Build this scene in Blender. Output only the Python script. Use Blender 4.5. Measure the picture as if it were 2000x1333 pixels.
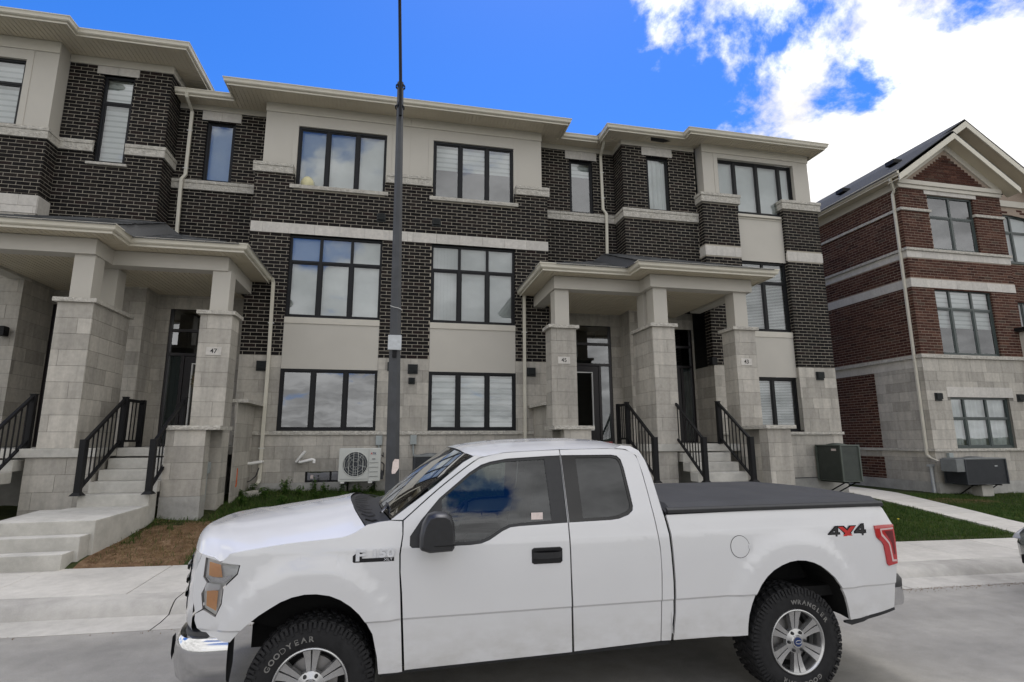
import bpy, bmesh, math, random
import numpy as np
from mathutils import Matrix, Vector
random.seed(7); rng = np.random.default_rng(7)
SC = bpy.context.scene
for o in list(bpy.data.objects): bpy.data.objects.remove(o)
COL = SC.collection
R = math.radians

# ---------------------------------------------------------------- camera, sky, sun, exposure
F_PX, PITCH, ROLL, YAW = 1053.97, 0.17874, -0.004464, 0.210082
fw = Vector((math.sin(YAW)*math.cos(PITCH), math.cos(YAW)*math.cos(PITCH), math.sin(PITCH)))
r0 = Vector((math.cos(YAW), -math.sin(YAW), 0)); u0 = r0.cross(fw)
cr = r0*math.cos(ROLL)+u0*math.sin(ROLL); cu = -r0*math.sin(ROLL)+u0*math.cos(ROLL)
CAM = Vector((0, 0, 2.02))
cd = bpy.data.cameras.new('camera'); cam = bpy.data.objects.new('camera', cd); COL.objects.link(cam)
cd.sensor_width = 36; cd.lens = F_PX/2000*36; cd.clip_start = .05; cd.clip_end = 3000
m = Matrix((cr, cu, -fw)).transposed().to_4x4(); m.translation = CAM
cam.matrix_world = m; SC.camera = cam
def pix(p):
    v = Vector(p)-CAM; d = v.dot(fw)
    if d < .1: return None
    return 1000+F_PX*v.dot(cr)/d, 666.5-F_PX*v.dot(cu)/d, d

SUN_AZ, SUN_EL = R(25), R(69)     # direction the light comes from, measured from +y towards +x
SKY_STRENGTH = .10
w = bpy.data.worlds.new('World'); SC.world = w; w.use_nodes = True
nt = w.node_tree; nt.nodes.clear()
def N(t, **k):
    n = nt.nodes.new(t)
    for a, b in k.items(): setattr(n, a, b)
    return n
def LK(a, b): nt.links.new(a, b)
def MATH(op, a, b=None, clamp=False):
    n = N('ShaderNodeMath', operation=op, use_clamp=clamp)
    for i, v in enumerate((a, b)):
        if v is None: continue
        if isinstance(v, (int, float)): n.inputs[i].default_value = v
        else: LK(v, n.inputs[i])
    return n.outputs[0]
def RANGE(v, a, b, c, d, smooth=False):
    n = N('ShaderNodeMapRange'); n.interpolation_type = 'SMOOTHSTEP' if smooth else 'LINEAR'
    LK(v, n.inputs[0])
    for i, x in enumerate((a, b, c, d)): n.inputs[i+1].default_value = x
    return n.outputs[0]
sky = N('ShaderNodeTexSky', sky_type='NISHITA'); sky.sun_disc = False
sky.sun_elevation = SUN_EL; sky.sun_rotation = SUN_AZ
sky.air_density = 1.0; sky.dust_density = .25; sky.ozone_density = 2.6; sky.altitude = 250
tc = N('ShaderNodeTexCoord'); sep = N('ShaderNodeSeparateXYZ'); LK(tc.outputs['Generated'], sep.inputs[0])
zc = MATH('ADD', MATH('MAXIMUM', sep.outputs[2], 0.0), .22)
px_ = MATH('DIVIDE', sep.outputs[0], zc); py_ = MATH('DIVIDE', sep.outputs[1], zc)
cmb = N('ShaderNodeCombineXYZ'); LK(px_, cmb.inputs[0]); LK(py_, cmb.inputs[1]); cmb.inputs[2].default_value = 1.7
n1 = N('ShaderNodeTexNoise'); n1.inputs['Scale'].default_value = 1.7; n1.inputs['Detail'].default_value = 12; n1.inputs['Roughness'].default_value = .60
n1.inputs['Distortion'].default_value = .25
LK(cmb.outputs[0], n1.inputs['Vector'])
n2 = N('ShaderNodeTexNoise'); n2.inputs['Scale'].default_value = 3.4; n2.inputs['Detail'].default_value = 6; n2.inputs['Roughness'].default_value = .6
mp = N('ShaderNodeMapping'); mp.inputs['Location'].default_value = (3.1, 7.7, 2.0); LK(cmb.outputs[0], mp.inputs[0]); LK(mp.outputs[0], n2.inputs['Vector'])
# the cloud bank stands to the right of the street and thins out over the row of houses; it also closes up behind
bank = RANGE(sep.outputs[0], .10, .52, -.18, .14, True)
lft = RANGE(sep.outputs[0], -.66, -.44, .24, 0.0, True)
back = RANGE(sep.outputs[1], .22, -.25, 0.0, .31, True)
low = RANGE(sep.outputs[2], .0, .30, .04, 0.0)
cov = MATH('ADD', MATH('ADD', MATH('ADD', MATH('ADD', n1.outputs['Fac'], bank), lft), back), low)
mask = RANGE(cov, .52, .60, 0.0, 1.0, True)
shade = RANGE(n2.outputs['Fac'], .33, .66, .62, 1.12, True)
thick = RANGE(cov, .60, .85, 1.05, .86, True)
cv = MATH('MULTIPLY', shade, thick)
ccol = N('ShaderNodeMix', data_type='RGBA', blend_type='MULTIPLY'); ccol.inputs[0].default_value = 1
ccol.inputs[6].default_value = (9.6, 9.5, 9.35, 1); LK(cv, ccol.inputs[7])
sat = N('ShaderNodeHueSaturation'); sat.inputs['Saturation'].default_value = 1.38; sat.inputs['Value'].default_value = 1.32; LK(sky.outputs[0], sat.inputs['Color'])
tint = N('ShaderNodeMix', data_type='RGBA', blend_type='MULTIPLY'); tint.inputs[0].default_value = 1; tint.inputs[7].default_value = (.90, .76, 1.0, 1); LK(sat.outputs[0], tint.inputs[6])
mx = N('ShaderNodeMix', data_type='RGBA'); LK(mask, mx.inputs[0]); LK(tint.outputs[2], mx.inputs[6]); LK(ccol.outputs[2], mx.inputs[7])
bg = N('ShaderNodeBackground'); bg.inputs['Strength'].default_value = SKY_STRENGTH; LK(mx.outputs[2], bg.inputs[0])
wo = N('ShaderNodeOutputWorld'); LK(bg.outputs[0], wo.inputs[0])

sl = bpy.data.lights.new('sun', 'SUN'); sl.energy = 1.0; sl.angle = R(18); sl.color = (1, .965, .91)
so = bpy.data.objects.new('sun', sl); COL.objects.link(so); so.location = (0, 0, 40)
sd = Vector((math.sin(SUN_AZ)*math.cos(SUN_EL), math.cos(SUN_AZ)*math.cos(SUN_EL), math.sin(SUN_EL)))
so.rotation_euler = sd.to_track_quat('Z', 'Y').to_euler()
SC.view_settings.view_transform = 'Standard'; SC.view_settings.look = 'None'
SC.view_settings.exposure = 0.66; SC.view_settings.gamma = 1.0; SC.view_settings.use_curve_mapping = False
SC.render.engine = 'CYCLES'
SC.cycles.max_bounces = 8; SC.cycles.transparent_max_bounces = 16; SC.cycles.sample_clamp_indirect = 6

# ---------------------------------------------------------------- materials
MATS = {}
class MT:
    """small node helper for one procedural material"""
    def __init__(s, name, rough=.6, spec=.5, metal=0.0):
        s.m = bpy.data.materials.new(name); s.m.use_nodes = True; s.t = s.m.node_tree
        s.b = s.t.nodes['Principled BSDF']; s.out = s.t.nodes['Material Output']
        s.b.inputs['Roughness'].default_value = rough; s.b.inputs['Metallic'].default_value = metal
        s.b.inputs['Specular IOR Level'].default_value = spec
        MATS[name] = s.m
    def n(s, t, **k):
        n = s.t.nodes.new(t)
        for a, b in k.items(): setattr(n, a, b)
        return n
    def l(s, a, b): s.t.links.new(a, b); return s
    def pos(s): return s.n('ShaderNodeNewGeometry').outputs['Position']
    def noise(s, scale, detail=3, stretch=(1, 1, 1), rough=.55, out='Fac', vec=None):
        mp = s.n('ShaderNodeMapping'); mp.inputs['Scale'].default_value = stretch
        s.l(vec or s.pos(), mp.inputs[0]); t = s.n('ShaderNodeTexNoise')
        t.inputs['Scale'].default_value = scale; t.inputs['Detail'].default_value = detail; t.inputs['Roughness'].default_value = rough
        s.l(mp.outputs[0], t.inputs['Vector']); return t.outputs[out]
    def ramp(s, fac, stops, interp='LINEAR'):
        r = s.n('ShaderNodeValToRGB'); s.l(fac, r.inputs[0]); e = r.color_ramp; e.interpolation = interp
        while len(e.elements) < len(stops): e.elements.new(.5)
        for el, (p, c) in zip(e.elements, stops): el.position = p; el.color = (*c, 1) if len(c) == 3 else c
        return r.outputs[0]
    def mix(s, fac, a, b, mode='MIX'):
        n = s.n('ShaderNodeMix', data_type='RGBA', blend_type=mode)
        for i, v in ((0, fac), (6, a), (7, b)):
            if isinstance(v, (int, float)): n.inputs[i].default_value = v
            elif isinstance(v, tuple): n.inputs[i].default_value = (*v, 1)
            else: s.l(v, n.inputs[i])
        return n.outputs[2]
    def math(s, op, a, b=None, clamp=False):
        n = s.n('ShaderNodeMath', operation=op, use_clamp=clamp)
        for i, v in enumerate((a, b)):
            if v is None: continue
            if isinstance(v, (int, float)): n.inputs[i].default_value = v
            else: s.l(v, n.inputs[i])
        return n.outputs[0]
    def rand(s):   # one value for every single piece, joined or not
        a = s.n('ShaderNodeObjectInfo').outputs['Random']; b = s.n('ShaderNodeNewGeometry').outputs['Random Per Island']
        return s.math('FRACT', s.math('ADD', a, b))
    def col(s, c): 
        if isinstance(c, tuple): s.b.inputs['Base Color'].default_value = (*c, 1)
        else: s.l(c, s.b.inputs['Base Color'])
        return s
    def bump(s, h, strength=.3, dist=.01):
        b = s.n('ShaderNodeBump'); b.inputs['Strength'].default_value = strength; b.inputs['Distance'].default_value = dist
        s.l(h, b.inputs['Height']); s.l(b.outputs[0], s.b.inputs['Normal']); return s

def plain(name, c, rough=.55, spec=.5, metal=0.0, var=.12, scale=6.0, bump=0.0, bscale=60):
    m = MT(name, rough, spec, metal)
    n = m.noise(scale, 4); lo = tuple(x*(1-var) for x in c); hi = tuple(min(1, x*(1+var)) for x in c)
    m.col(m.ramp(n, [(.3, lo), (.7, hi)]))
    if bump: m.bump(m.noise(bscale, 3), bump, .004)
    return m.m

def brick_mat(name, stops, rough=.75):
    m = MT(name, .9, .12); c = m.ramp(m.rand(), stops)
    n = m.noise(38, 5); c = m.mix(.55, c, m.ramp(n, [(.3, (.45, .45, .45)), (.7, (1.4, 1.4, 1.4))]), 'MULTIPLY')
    m.col(c); m.bump(m.noise(120, 4), .5, .004); return m.m
brick_mat('brick_dark', [(0, (.010, .009, .009)), (.35, (.018, .016, .0155)), (.6, (.014, .013, .014)), (.82, (.026, .022, .020)), (1, (.022, .015, .015))])
brick_mat('brick_red', [(0, (.045, .021, .017)), (.3, (.085, .038, .028)), (.6, (.062, .028, .022)), (.85, (.115, .056, .040)), (1, (.07, .05, .040))])
def mortar(name, c):
    m = MT(name, .9, .2); m.col(m.ramp(m.noise(55, 4), [(.3, tuple(x*.75 for x in c)), (.7, tuple(x*1.15 for x in c))])); m.bump(m.noise(150, 3), .5, .003)
mortar('mortar_dark', (.40, .365, .305)); mortar('mortar_red', (.36, .29, .235)); mortar('mortar_stone', (.20, .19, .17))
def stone_mat(name, c, var=.2, streak=.32):
    m = MT(name, .82, .25); r = m.rand()
    base = m.ramp(r, [(0, tuple(x*(1-var) for x in c)), (.5, c), (1, tuple(x*(1+var*.7) for x in c))])
    st = m.noise(2.3, 5, (2.6, 2.6, .35), .65); base = m.mix(streak, base, m.ramp(st, [(.3, (.42, .42, .41)), (.62, (1.25, 1.24, 1.2))]), 'MULTIPLY')
    bl = m.noise(14, 4); base = m.mix(.35, base, m.ramp(bl, [(.3, (.72, .72, .71)), (.7, (1.2, 1.2, 1.19))]), 'MULTIPLY')
    fine = m.noise(150, 3); base = m.mix(.25, base, m.ramp(fine, [(.3, (.7, .7, .7)), (.7, (1.25, 1.25, 1.25))]), 'MULTIPLY')
    m.col(base); m.bump(m.noise(90, 4), .35, .004); return m.m
stone_mat('stone', (.44, .415, .375)); stone_mat('stone_smooth', (.56, .535, .50), .06, .16)
def rock_mat():
    m = MT('stone_rock', .85, .25); c = m.ramp(m.noise(13, 5), [(.3, (.38, .36, .32)), (.7, (.58, .555, .50))]); m.col(c); m.bump(m.noise(26, 5), 1.0, .03)
rock_mat()
def concrete(name, c, stain=.4, sc=1.2, bump=.25):
    m = MT(name, .85, .25); a = m.ramp(m.noise(sc, 6, rough=.65), [(.28, tuple(x*(1-stain) for x in c)), (.6, c)])
    a = m.mix(.35, a, m.ramp(m.noise(9, 5), [(.3, (.75, .75, .74)), (.7, (1.15, 1.15, 1.15))]), 'MULTIPLY')
    a = m.mix(.3, a, m.ramp(m.noise(180, 3), [(.3, (.65, .65, .65)), (.7, (1.3, 1.3, 1.3))]), 'MULTIPLY')
    r = m.rand(); a = m.mix(.5, a, m.ramp(r, [(0, (.9, .9, .9)), (1, (1.06, 1.06, 1.05))]), 'MULTIPLY')
    m.col(a); m.bump(m.noise(160, 4), bump, .004); return m.m
concrete('concrete', (.52, .498, .455), .20); concrete('concrete_step', (.52, .505, .465), .28, 1.6); concrete('parge', (.44, .43, .405), .35, 2.0); concrete('curb', (.45, .432, .395), .40, 1.0)
def road_mat():
    m = MT('asphalt', .88, .25)
    a = m.ramp(m.noise(.55, 6, (1, 2.2, 1), .6), [(.3, (.22, .212, .195)), (.65, (.315, .302, .275))])
    a = m.mix(.5, a, m.ramp(m.noise(240, 3), [(.3, (.55, .55, .55)), (.7, (1.4, 1.4, 1.4))]), 'MULTIPLY')
    a = m.mix(.35, a, m.ramp(m.noise(5, 5), [(.35, (.75, .75, .75)), (.65, (1.15, 1.15, 1.15))]), 'MULTIPLY')
    m.col(a); m.bump(m.noise(220, 3), .5, .006)
road_mat()
def lawn_mat():
    m = MT('lawn_soil', .95, .1); a = m.ramp(m.noise(6, 6), [(.3, (.030, .040, .014)), (.6, (.055, .065, .024))])
    m.col(a); m.bump(m.noise(40, 5), .9, .04)
    m = MT('bare_soil', .95, .1); a = m.ramp(m.noise(7, 7, rough=.7), [(.28, (.10, .058, .033)), (.5, (.21, .13, .075)), (.72, (.33, .23, .14))])
    m.col(a); m.bump(m.noise(28, 7, rough=.7), 1.0, .05)
lawn_mat()
def grass_mat(name, stops):
    m = MT(name, .6, .25); c = m.ramp(m.rand(), stops)
    n = m.noise(1.1, 4); c = m.mix(.7, c, m.ramp(n, [(.3, (.7, .78, .6)), (.7, (1.25, 1.18, 1.0))]), 'MULTIPLY'); m.col(c)
    m.b.inputs['Subsurface Weight'].default_value = 0.0
    tr = m.n('ShaderNodeBsdfTranslucent'); m.l(c, tr.inputs[0]); mxs = m.n('ShaderNodeMixShader'); mxs.inputs[0].default_value = .3
    m.l(m.b.outputs[0], mxs.inputs[1]); m.l(tr.outputs[0], mxs.inputs[2]); m.l(mxs.outputs[0], m.out.inputs[0])
grass_mat('grass', [(0, (.028, .062, .012)), (.5, (.052, .105, .020)), (.85, (.085, .14, .032)), (1, (.16, .16, .06))])
grass_mat('weed', [(0, (.035, .085, .014)), (.5, (.065, .14, .024)), (1, (.13, .21, .05))])
grass_mat('straw', [(0, (.12, .075, .035)), (.5, (.24, .16, .085)), (1, (.36, .27, .16))])
plain('siding', (.50, .475, .425), .62, .3, var=.03, scale=1.5); plain('trim', (.55, .52, .455), .5, .35, var=.03)
def soffit_mat():
    m = MT('soffit', .5, .35); c = m.ramp(m.noise(2, 3), [(.3, (.55, .49, .375)), (.7, (.60, .54, .42))]); m.col(c)
soffit_mat()
plain('gutter', (.60, .565, .475), .35, .5, var=.04); plain('downspout', (.62, .59, .50), .4, .5, var=.05)
plain('frame_black', (.009, .0095, .011), .45, .25, var=.1); plain('frame_green', (.045, .06, .058), .35, .5, var=.1); plain('black_metal', (.008, .008, .009), .5, .2, var=.1)
plain('door_black', (.016, .0135, .016), .32, .5, var=.1); plain('white_paint', (.62, .62, .6), .4, .5, var=.04); plain('dark_plastic', (.016, .019, .020), .5, .4, var=.15)
plain('interior', (.13, .13, .125), .9, .1); plain('blind_white', (.74, .75, .74), .65, .3, var=.03); plain('blind_grey', (.50, .52, .51), .7, .3, var=.03)
plain('pvc', (.78, .77, .74), .35, .5, var=.03); plain('grey_box', (.30, .33, .33), .5, .4); plain('orange', (.62, .12, .03), .5, .4)
plain('ac_white', (.52, .53, .50), .4, .5, var=.03); plain('ac_grey', (.17, .18, .18), .45, .5); plain('ac_dark', (.03, .034, .04), .5, .4); plain('ac_green', (.085, .10, .085), .5, .4)
plain('paper', (.72, .62, .58), .7, .2, var=.1, scale=40); plain('galv', (.46, .48, .49), .42, .5, metal=.35, var=.1, scale=20)
plain('cable', (.03, .03, .035), .5); plain('rubber_hose', (.32, .33, .35), .5)
def glass_mat(name, tint, refl, lo):
    m = MT(name); m.t.nodes.remove(m.b)
    g = m.n('ShaderNodeBsdfGlossy'); g.inputs['Roughness'].default_value = .004; g.inputs['Color'].default_value = (*refl, 1)
    t = m.n('ShaderNodeBsdfTransparent'); t.inputs[0].default_value = (*tint, 1)
    f = m.n('ShaderNodeFresnel'); f.inputs[0].default_value = 1.5
    a = m.math('ADD', m.math('MULTIPLY', f.outputs[0], 1.3), lo, True)
    wv = m.noise(1.3, 2); b = m.n('ShaderNodeBump'); b.inputs['Strength'].default_value = .035; b.inputs['Distance'].default_value = .05
    m.l(wv, b.inputs['Height']); m.l(b.outputs[0], g.inputs['Normal'])
    s = m.n('ShaderNodeMixShader'); m.l(a, s.inputs[0]); m.l(t.outputs[0], s.inputs[1]); m.l(g.outputs[0], s.inputs[2]); m.l(s.outputs[0], m.out.inputs[0])
glass_mat('glass', (.80, .84, .83), (.95, .97, 1), .10); glass_mat('glass_dark', (.30, .34, .34), (.95, .97, 1), .13)
glass_mat('glass_car', (.42, .50, .48), (.95, .97, 1), .02); glass_mat('glass_tint', (.045, .05, .055), (.95, .97, 1), .02)
def shingle_mat():
    m = MT('shingle', .92, .15); c = m.ramp(m.rand(), [(0, (.05, .052, .055)), (.5, (.085, .087, .09)), (1, (.14, .142, .145))])
    c = m.mix(.5, c, m.ramp(m.noise(160, 3), [(.3, (.5, .5, .5)), (.7, (1.5, 1.5, 1.5))]), 'MULTIPLY'); m.col(c); m.bump(m.noise(130, 3), .6, .006)
shingle_mat()

# ---------------------------------------------------------------- mesh building
WLOC = {}
def link(o, parent=None):
    COL.objects.link(o)
    if parent is not None:
        o.parent = parent; o.matrix_parent_inverse = Matrix.Translation(-WLOC[parent.name])
    return o
def tag(o, label=None, cat=None, group=None, kind=None):
    for k, v in (('label', label), ('category', cat), ('group', group), ('kind', kind)):
        if v: o[k] = v
    return o
def thing(name, label, cat, loc=(0, 0, 0), group=None):
    o = bpy.data.objects.new(name, None); o.empty_display_size = .2; o.location = loc; COL.objects.link(o); WLOC[o.name] = Vector(loc)
    return tag(o, label, cat, group)
class MB:
    def __init__(s): s.v = []; s.f = []; s.mi = []; s.n = 0
    def add(s, vs, fs, m=0):
        k = len(s.v); s.v += [tuple(v) for v in vs]; s.f += [tuple(i+k for i in f) for f in fs]; s.mi += [m]*len(fs); return s
    def box(s, x0, x1, y0, y1, z0, z1, m=0):
        if x0 > x1: x0, x1 = x1, x0
        if y0 > y1: y0, y1 = y1, y0
        if z0 > z1: z0, z1 = z1, z0
        return s.add([(x0,y0,z0),(x1,y0,z0),(x1,y1,z0),(x0,y1,z0),(x0,y0,z1),(x1,y0,z1),(x1,y1,z1),(x0,y1,z1)],
            [(0,3,2,1),(4,5,6,7),(0,1,5,4),(1,2,6,5),(2,3,7,6),(3,0,4,7)], m)
    def cbox(s, c, d, m=0, rot=None):
        h = [x/2 for x in d]; vs = [Vector((sx*h[0], sy*h[1], sz*h[2])) for sz in (-1,1) for sx, sy in ((-1,-1),(1,-1),(1,1),(-1,1))]
        if rot is not None: vs = [rot @ v for v in vs]
        return s.add([v+Vector(c) for v in vs], [(0,3,2,1),(4,5,6,7),(0,1,5,4),(1,2,6,5),(2,3,7,6),(3,0,4,7)], m)
    def prism(s, poly, axis, a, b, m=0):
        """poly: 2-D outline; axis 'x' -> (y,z), 'y' -> (x,z), 'z' -> (x,y)"""
        def P(p, t): return {'x': (t, p[0], p[1]), 'y': (p[0], t, p[1]), 'z': (p[0], p[1], t)}[axis]
        n = len(poly); vs = [P(p, a) for p in poly]+[P(p, b) for p in poly]
        fs = [tuple(range(n))[::-1], tuple(range(n, 2*n))]+[(i, (i+1) % n, n+(i+1) % n, n+i) for i in range(n)]
        return s.add(vs, fs, m)
    def ring(s, c, ax, r, n, ph=0.0):
        ax = Vector(ax).normalized(); a = ax.orthogonal().normalized(); b = ax.cross(a)
        return [Vector(c)+r*(math.cos(2*math.pi*i/n+ph)*a+math.sin(2*math.pi*i/n+ph)*b) for i in range(n)]
    def tube(s, pts, r, n=10, cap=True, m=0, rs=None):
        pts = [Vector(p) for p in pts]; k = len(pts); rings = []; a = None
        for i, p in enumerate(pts):
            d = (pts[min(i+1, k-1)]-pts[max(i-1, 0)]).normalized()
            if a is None: a = d.orthogonal().normalized()
            a = (a-a.dot(d)*d).normalized(); b = d.cross(a); rr = rs[i] if rs else r
            rings.append([p+rr*(math.cos(2*math.pi*j/n)*a+math.sin(2*math.pi*j/n)*b) for j in range(n)])
        vs = [v for q in rings for v in q]
        fs = [(i*n+j, i*n+(j+1) % n, (i+1)*n+(j+1) % n, (i+1)*n+j) for i in range(k-1) for j in range(n)]
        if cap: fs += [tuple(range(n))[::-1], tuple((k-1)*n+j for j in range(n))]
        return s.add(vs, fs, m)
    def sqtube(s, pts, w, d, m=0):
        """rectangular pipe (w across x, d across y) along a path in roughly vertical direction"""
        vs = []; k = len(pts)
        for p in pts: vs += [(p[0]-w/2,p[1]-d/2,p[2]),(p[0]+w/2,p[1]-d/2,p[2]),(p[0]+w/2,p[1]+d/2,p[2]),(p[0]-w/2,p[1]+d/2,p[2])]
        fs = [(i*4+j, i*4+(j+1) % 4, (i+1)*4+(j+1) % 4, (i+1)*4+j) for i in range(k-1) for j in range(4)]+[(3,2,1,0), tuple((k-1)*4+j for j in range(4))]
        return s.add(vs, fs, m)
    def lathe(s, prof, c, axis, n=32, m=0, close=False):
        """prof: list of (radius, offset along axis)"""
        ax = Vector(axis).normalized(); a = ax.orthogonal().normalized(); b = ax.cross(a); k = len(prof); vs = []
        for r, t in prof:
            vs += [Vector(c)+ax*t+r*(math.cos(2*math.pi*j/n)*a+math.sin(2*math.pi*j/n)*b) for j in range(n)]
        fs = [(i*n+j, i*n+(j+1) % n, (i+1)*n+(j+1) % n, (i+1)*n+j) for i in range(k-1) for j in range(n)]
        if close: fs += [((k-1)*n+j, (k-1)*n+(j+1) % n, (j+1) % n, j) for j in range(n)]
        return s.add(vs, fs, m)
    def grid(s, P, m=0):
        """P: rows of points"""
        r, c = len(P), len(P[0])
        return s.add([p for row in P for p in row], [(i*c+j, i*c+j+1, (i+1)*c+j+1, (i+1)*c+j) for i in range(r-1) for j in range(c-1)], m)
    def build(s, name, mats, parent=None, smooth=None, bevel=0, fix=True):
        if isinstance(mats, str): mats = [mats]
        V = np.array(s.v, float); lo, hi = V.min(0), V.max(0); c = Vector(((lo[0]+hi[0])/2, (lo[1]+hi[1])/2, lo[2]))
        me = bpy.data.meshes.new(name); me.from_pydata((V-np.array(c)).tolist(), [], s.f)
        for q in mats: me.materials.append(MATS[q])
        me.polygons.foreach_set('material_index', s.mi)
        if fix or bevel:
            bm = bmesh.new(); bm.from_mesh(me)
            if fix: bmesh.ops.recalc_face_normals(bm, faces=bm.faces)
            if bevel:
                bmesh.ops.remove_doubles(bm, verts=bm.verts, dist=1e-5)
                es = [e for e in bm.edges if len(e.link_faces) == 2 and e.calc_face_angle(0) > .6]
                bmesh.ops.bevel(bm, geom=es, offset=bevel, segments=2, profile=.6, affect='EDGES', clamp_overlap=True)
            bm.to_mesh(me); bm.free()
        if smooth:
            me.polygons.foreach_set('use_smooth', [True]*len(me.polygons))
            try: me.set_sharp_from_angle(angle=R(smooth))
            except Exception: pass
        o = bpy.data.objects.new(name, me); o.location = c; link(o, parent); WLOC[o.name] = c
        return o
UNIT = {}
def unit(matname):
    if matname not in UNIT:
        b = MB(); b.box(-.5, .5, -.5, .5, -.5, .5); me = bpy.data.meshes.new('piece_'+matname); me.from_pydata(b.v, [], b.f); me.materials.append(MATS[matname]); UNIT[matname] = me
    return UNIT[matname]
def piece(name, matname, c, d, parent):
    o = bpy.data.objects.new(name, unit(matname)); o.location = c; o.scale = d; link(o, parent); WLOC[o.name] = Vector(c); return o
def text(name, s, size, loc, rot, matname, parent, depth=.002, align='CENTER', sx=1.0, shear=0.0, bold=0.0):
    cu_ = bpy.data.curves.new(name, 'FONT'); cu_.body = s; cu_.size = size; cu_.extrude = depth; cu_.align_x = align; cu_.align_y = 'CENTER'; cu_.shear = shear; cu_.offset = bold
    t = bpy.data.objects.new(name, cu_); COL.objects.link(t)
    dg = bpy.context.evaluated_depsgraph_get(); me = bpy.data.meshes.new_from_object(t.evaluated_get(dg)); bpy.data.objects.remove(t)
    me.materials.clear(); me.materials.append(MATS[matname])
    o = bpy.data.objects.new(name, me); M = Matrix.Translation(loc) @ rot.to_4x4() @ Matrix.Diagonal((sx, 1, 1, 1))
    me.transform(rot.to_4x4() @ Matrix.Diagonal((sx, 1, 1, 1))); o.location = loc; link(o, parent); WLOC[o.name] = Vector(loc); return o
FRONT = Matrix(((1, 0, 0), (0, 0, -1), (0, 1, 0)))       # text lying in x/z, facing the street (-y)
# ---------------------------------------------------------------- ground, road, kerb, sidewalk
SX = lambda x: -.0155*(min(max(x, -25), 40)-1.3)
def sm(t): t = min(max(t, 0), 1); return t*t*(3-2*t)
def zroad(x, y):
    a = -.003*(min(max(x, -25), 40)-1.3); b = .105+SX(x); return a+(b-a)*sm((y-4.4)/2.0)
Y_PAN, Y_FACE, Y_CURB, Y_JOINT, Y_BACK = 6.4, 6.86, 6.98, 7.30, 8.60
def zfront(x): return .87-.0265*(min(max(x, -9), 17)+2)
def zlawn(x, y):
    t = min(max((y-Y_BACK)/(13.4-Y_BACK), 0), 1.0); a = .262+SX(x); return a+(zfront(x)-a)*t**.78
def struct(o, kind='structure'): o['kind'] = kind; return o
b = MB(); b.grid([[(x, y, -1.1) for x in np.linspace(-900, 900, 13)] for y in np.linspace(-900, 900, 13)]); struct(b.build('ground', 'lawn_soil'))
xs = np.concatenate([np.linspace(-60, -14, 12), np.linspace(-12, 24, 73), np.linspace(26, 90, 16)])
b = MB(); b.grid([[(x, y, zroad(x, y)) for x in xs] for y in (-4.5, -1, 2, 4.4, 4.9, 5.4, 5.9, Y_PAN)]); road = struct(b.build('road', 'asphalt', smooth=60))
# loose grit swept against the gutter
b = MB()
for x in np.arange(-8, 15, .025):
    if x > 3.9 or rng.random() < .25:
        k = max(1, int(9*rng.random()*(1.0 if x > 4.2 else .4)))
        for _ in range(k):
            yy = Y_PAN-abs(rng.normal(0, .07))+.03; xx = x+rng.normal(0, .03); r = .002+.0035*rng.random(); zz = zroad(xx, min(yy, Y_PAN))+.006
            b.add([(xx-r, yy-r, zz-.01), (xx+r, yy-r, zz-.01), (xx+r, yy+r, zz-.01), (xx-r, yy+r, zz-.01), (xx, yy, zz+r)], [(0,1,4),(1,2,4),(2,3,4),(3,0,4)])
tag(b.build('grit', 'bare_soil', fix=False), 'brown grit and sand swept along the edge of the gutter', 'grit', kind='stuff')
b = MB(); ys = (-7.2, -5.0, -4.9, -4.5); zz_ = lambda x, y: zroad(x, -4.5)+(.13 if y < -4.8 else 0)
b.grid([[(x, y, zz_(x, y)) for x in (-60, -20, 20, 90)] for y in ys]); struct(b.build('sidewalk_opposite', 'curb'))
# kerb and gutter in cast lengths, each its own piece
curb = struct(MB().box(-60, 90, Y_PAN+.05, Y_JOINT-.05, -1.0, -.85).build('curb', 'curb'))
cuts = np.arange(-20.62, 40, 3.05)
for i, (a, c) in enumerate(zip(cuts[:-1], cuts[1:])):
    a += .006; c -= .006; b = MB(); P = []
    for x in np.linspace(a, c, 5):
        s = SX(x); P.append([(x, Y_PAN, .0+s-.1), (x, Y_PAN, .109+s), (x, Y_PAN+.25, .104+s), (x, Y_FACE, .118+s), (x, Y_FACE+.045, .165+s), (x, Y_CURB, .218+s), (x, Y_CURB+.05, .234+s), (x, Y_JOINT-.012, .240+s), (x, Y_JOINT-.012, s-.1)])
    b.grid(P); b.build('curb_length', 'curb', curb, smooth=40, fix=False)
sidewalk = struct(MB().box(-60, 90, Y_JOINT+.05, Y_BACK-.05, -1.0, -.85).build('sidewalk', 'concrete'))
cuts = np.arange(-22.3, 40, 1.49)
for i, (a, c) in enumerate(zip(cuts[:-1], cuts[1:])):
    a += .004; c -= .004; b = MB(); dz = rng.normal(0, .0015)
    P = [[(x, yy, zz) for yy, zz in ((Y_JOINT, .1+SX(x)), (Y_JOINT, .236+SX(x)+dz), (Y_JOINT+.008, .241+SX(x)+dz), (Y_BACK, .268+SX(x)+dz), (Y_BACK, .1+SX(x)))] for x in (a, a+.006, (a+c)/2, c-.006, c)]
    for row, k in ((P[0], -.006), (P[-1], -.006)):
        for j in (1, 2, 3): row[j] = (row[j][0], row[j][1], row[j][2]+k)
    b.grid(P); b.build('paving_slab', 'concrete', sidewalk, fix=False)
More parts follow.
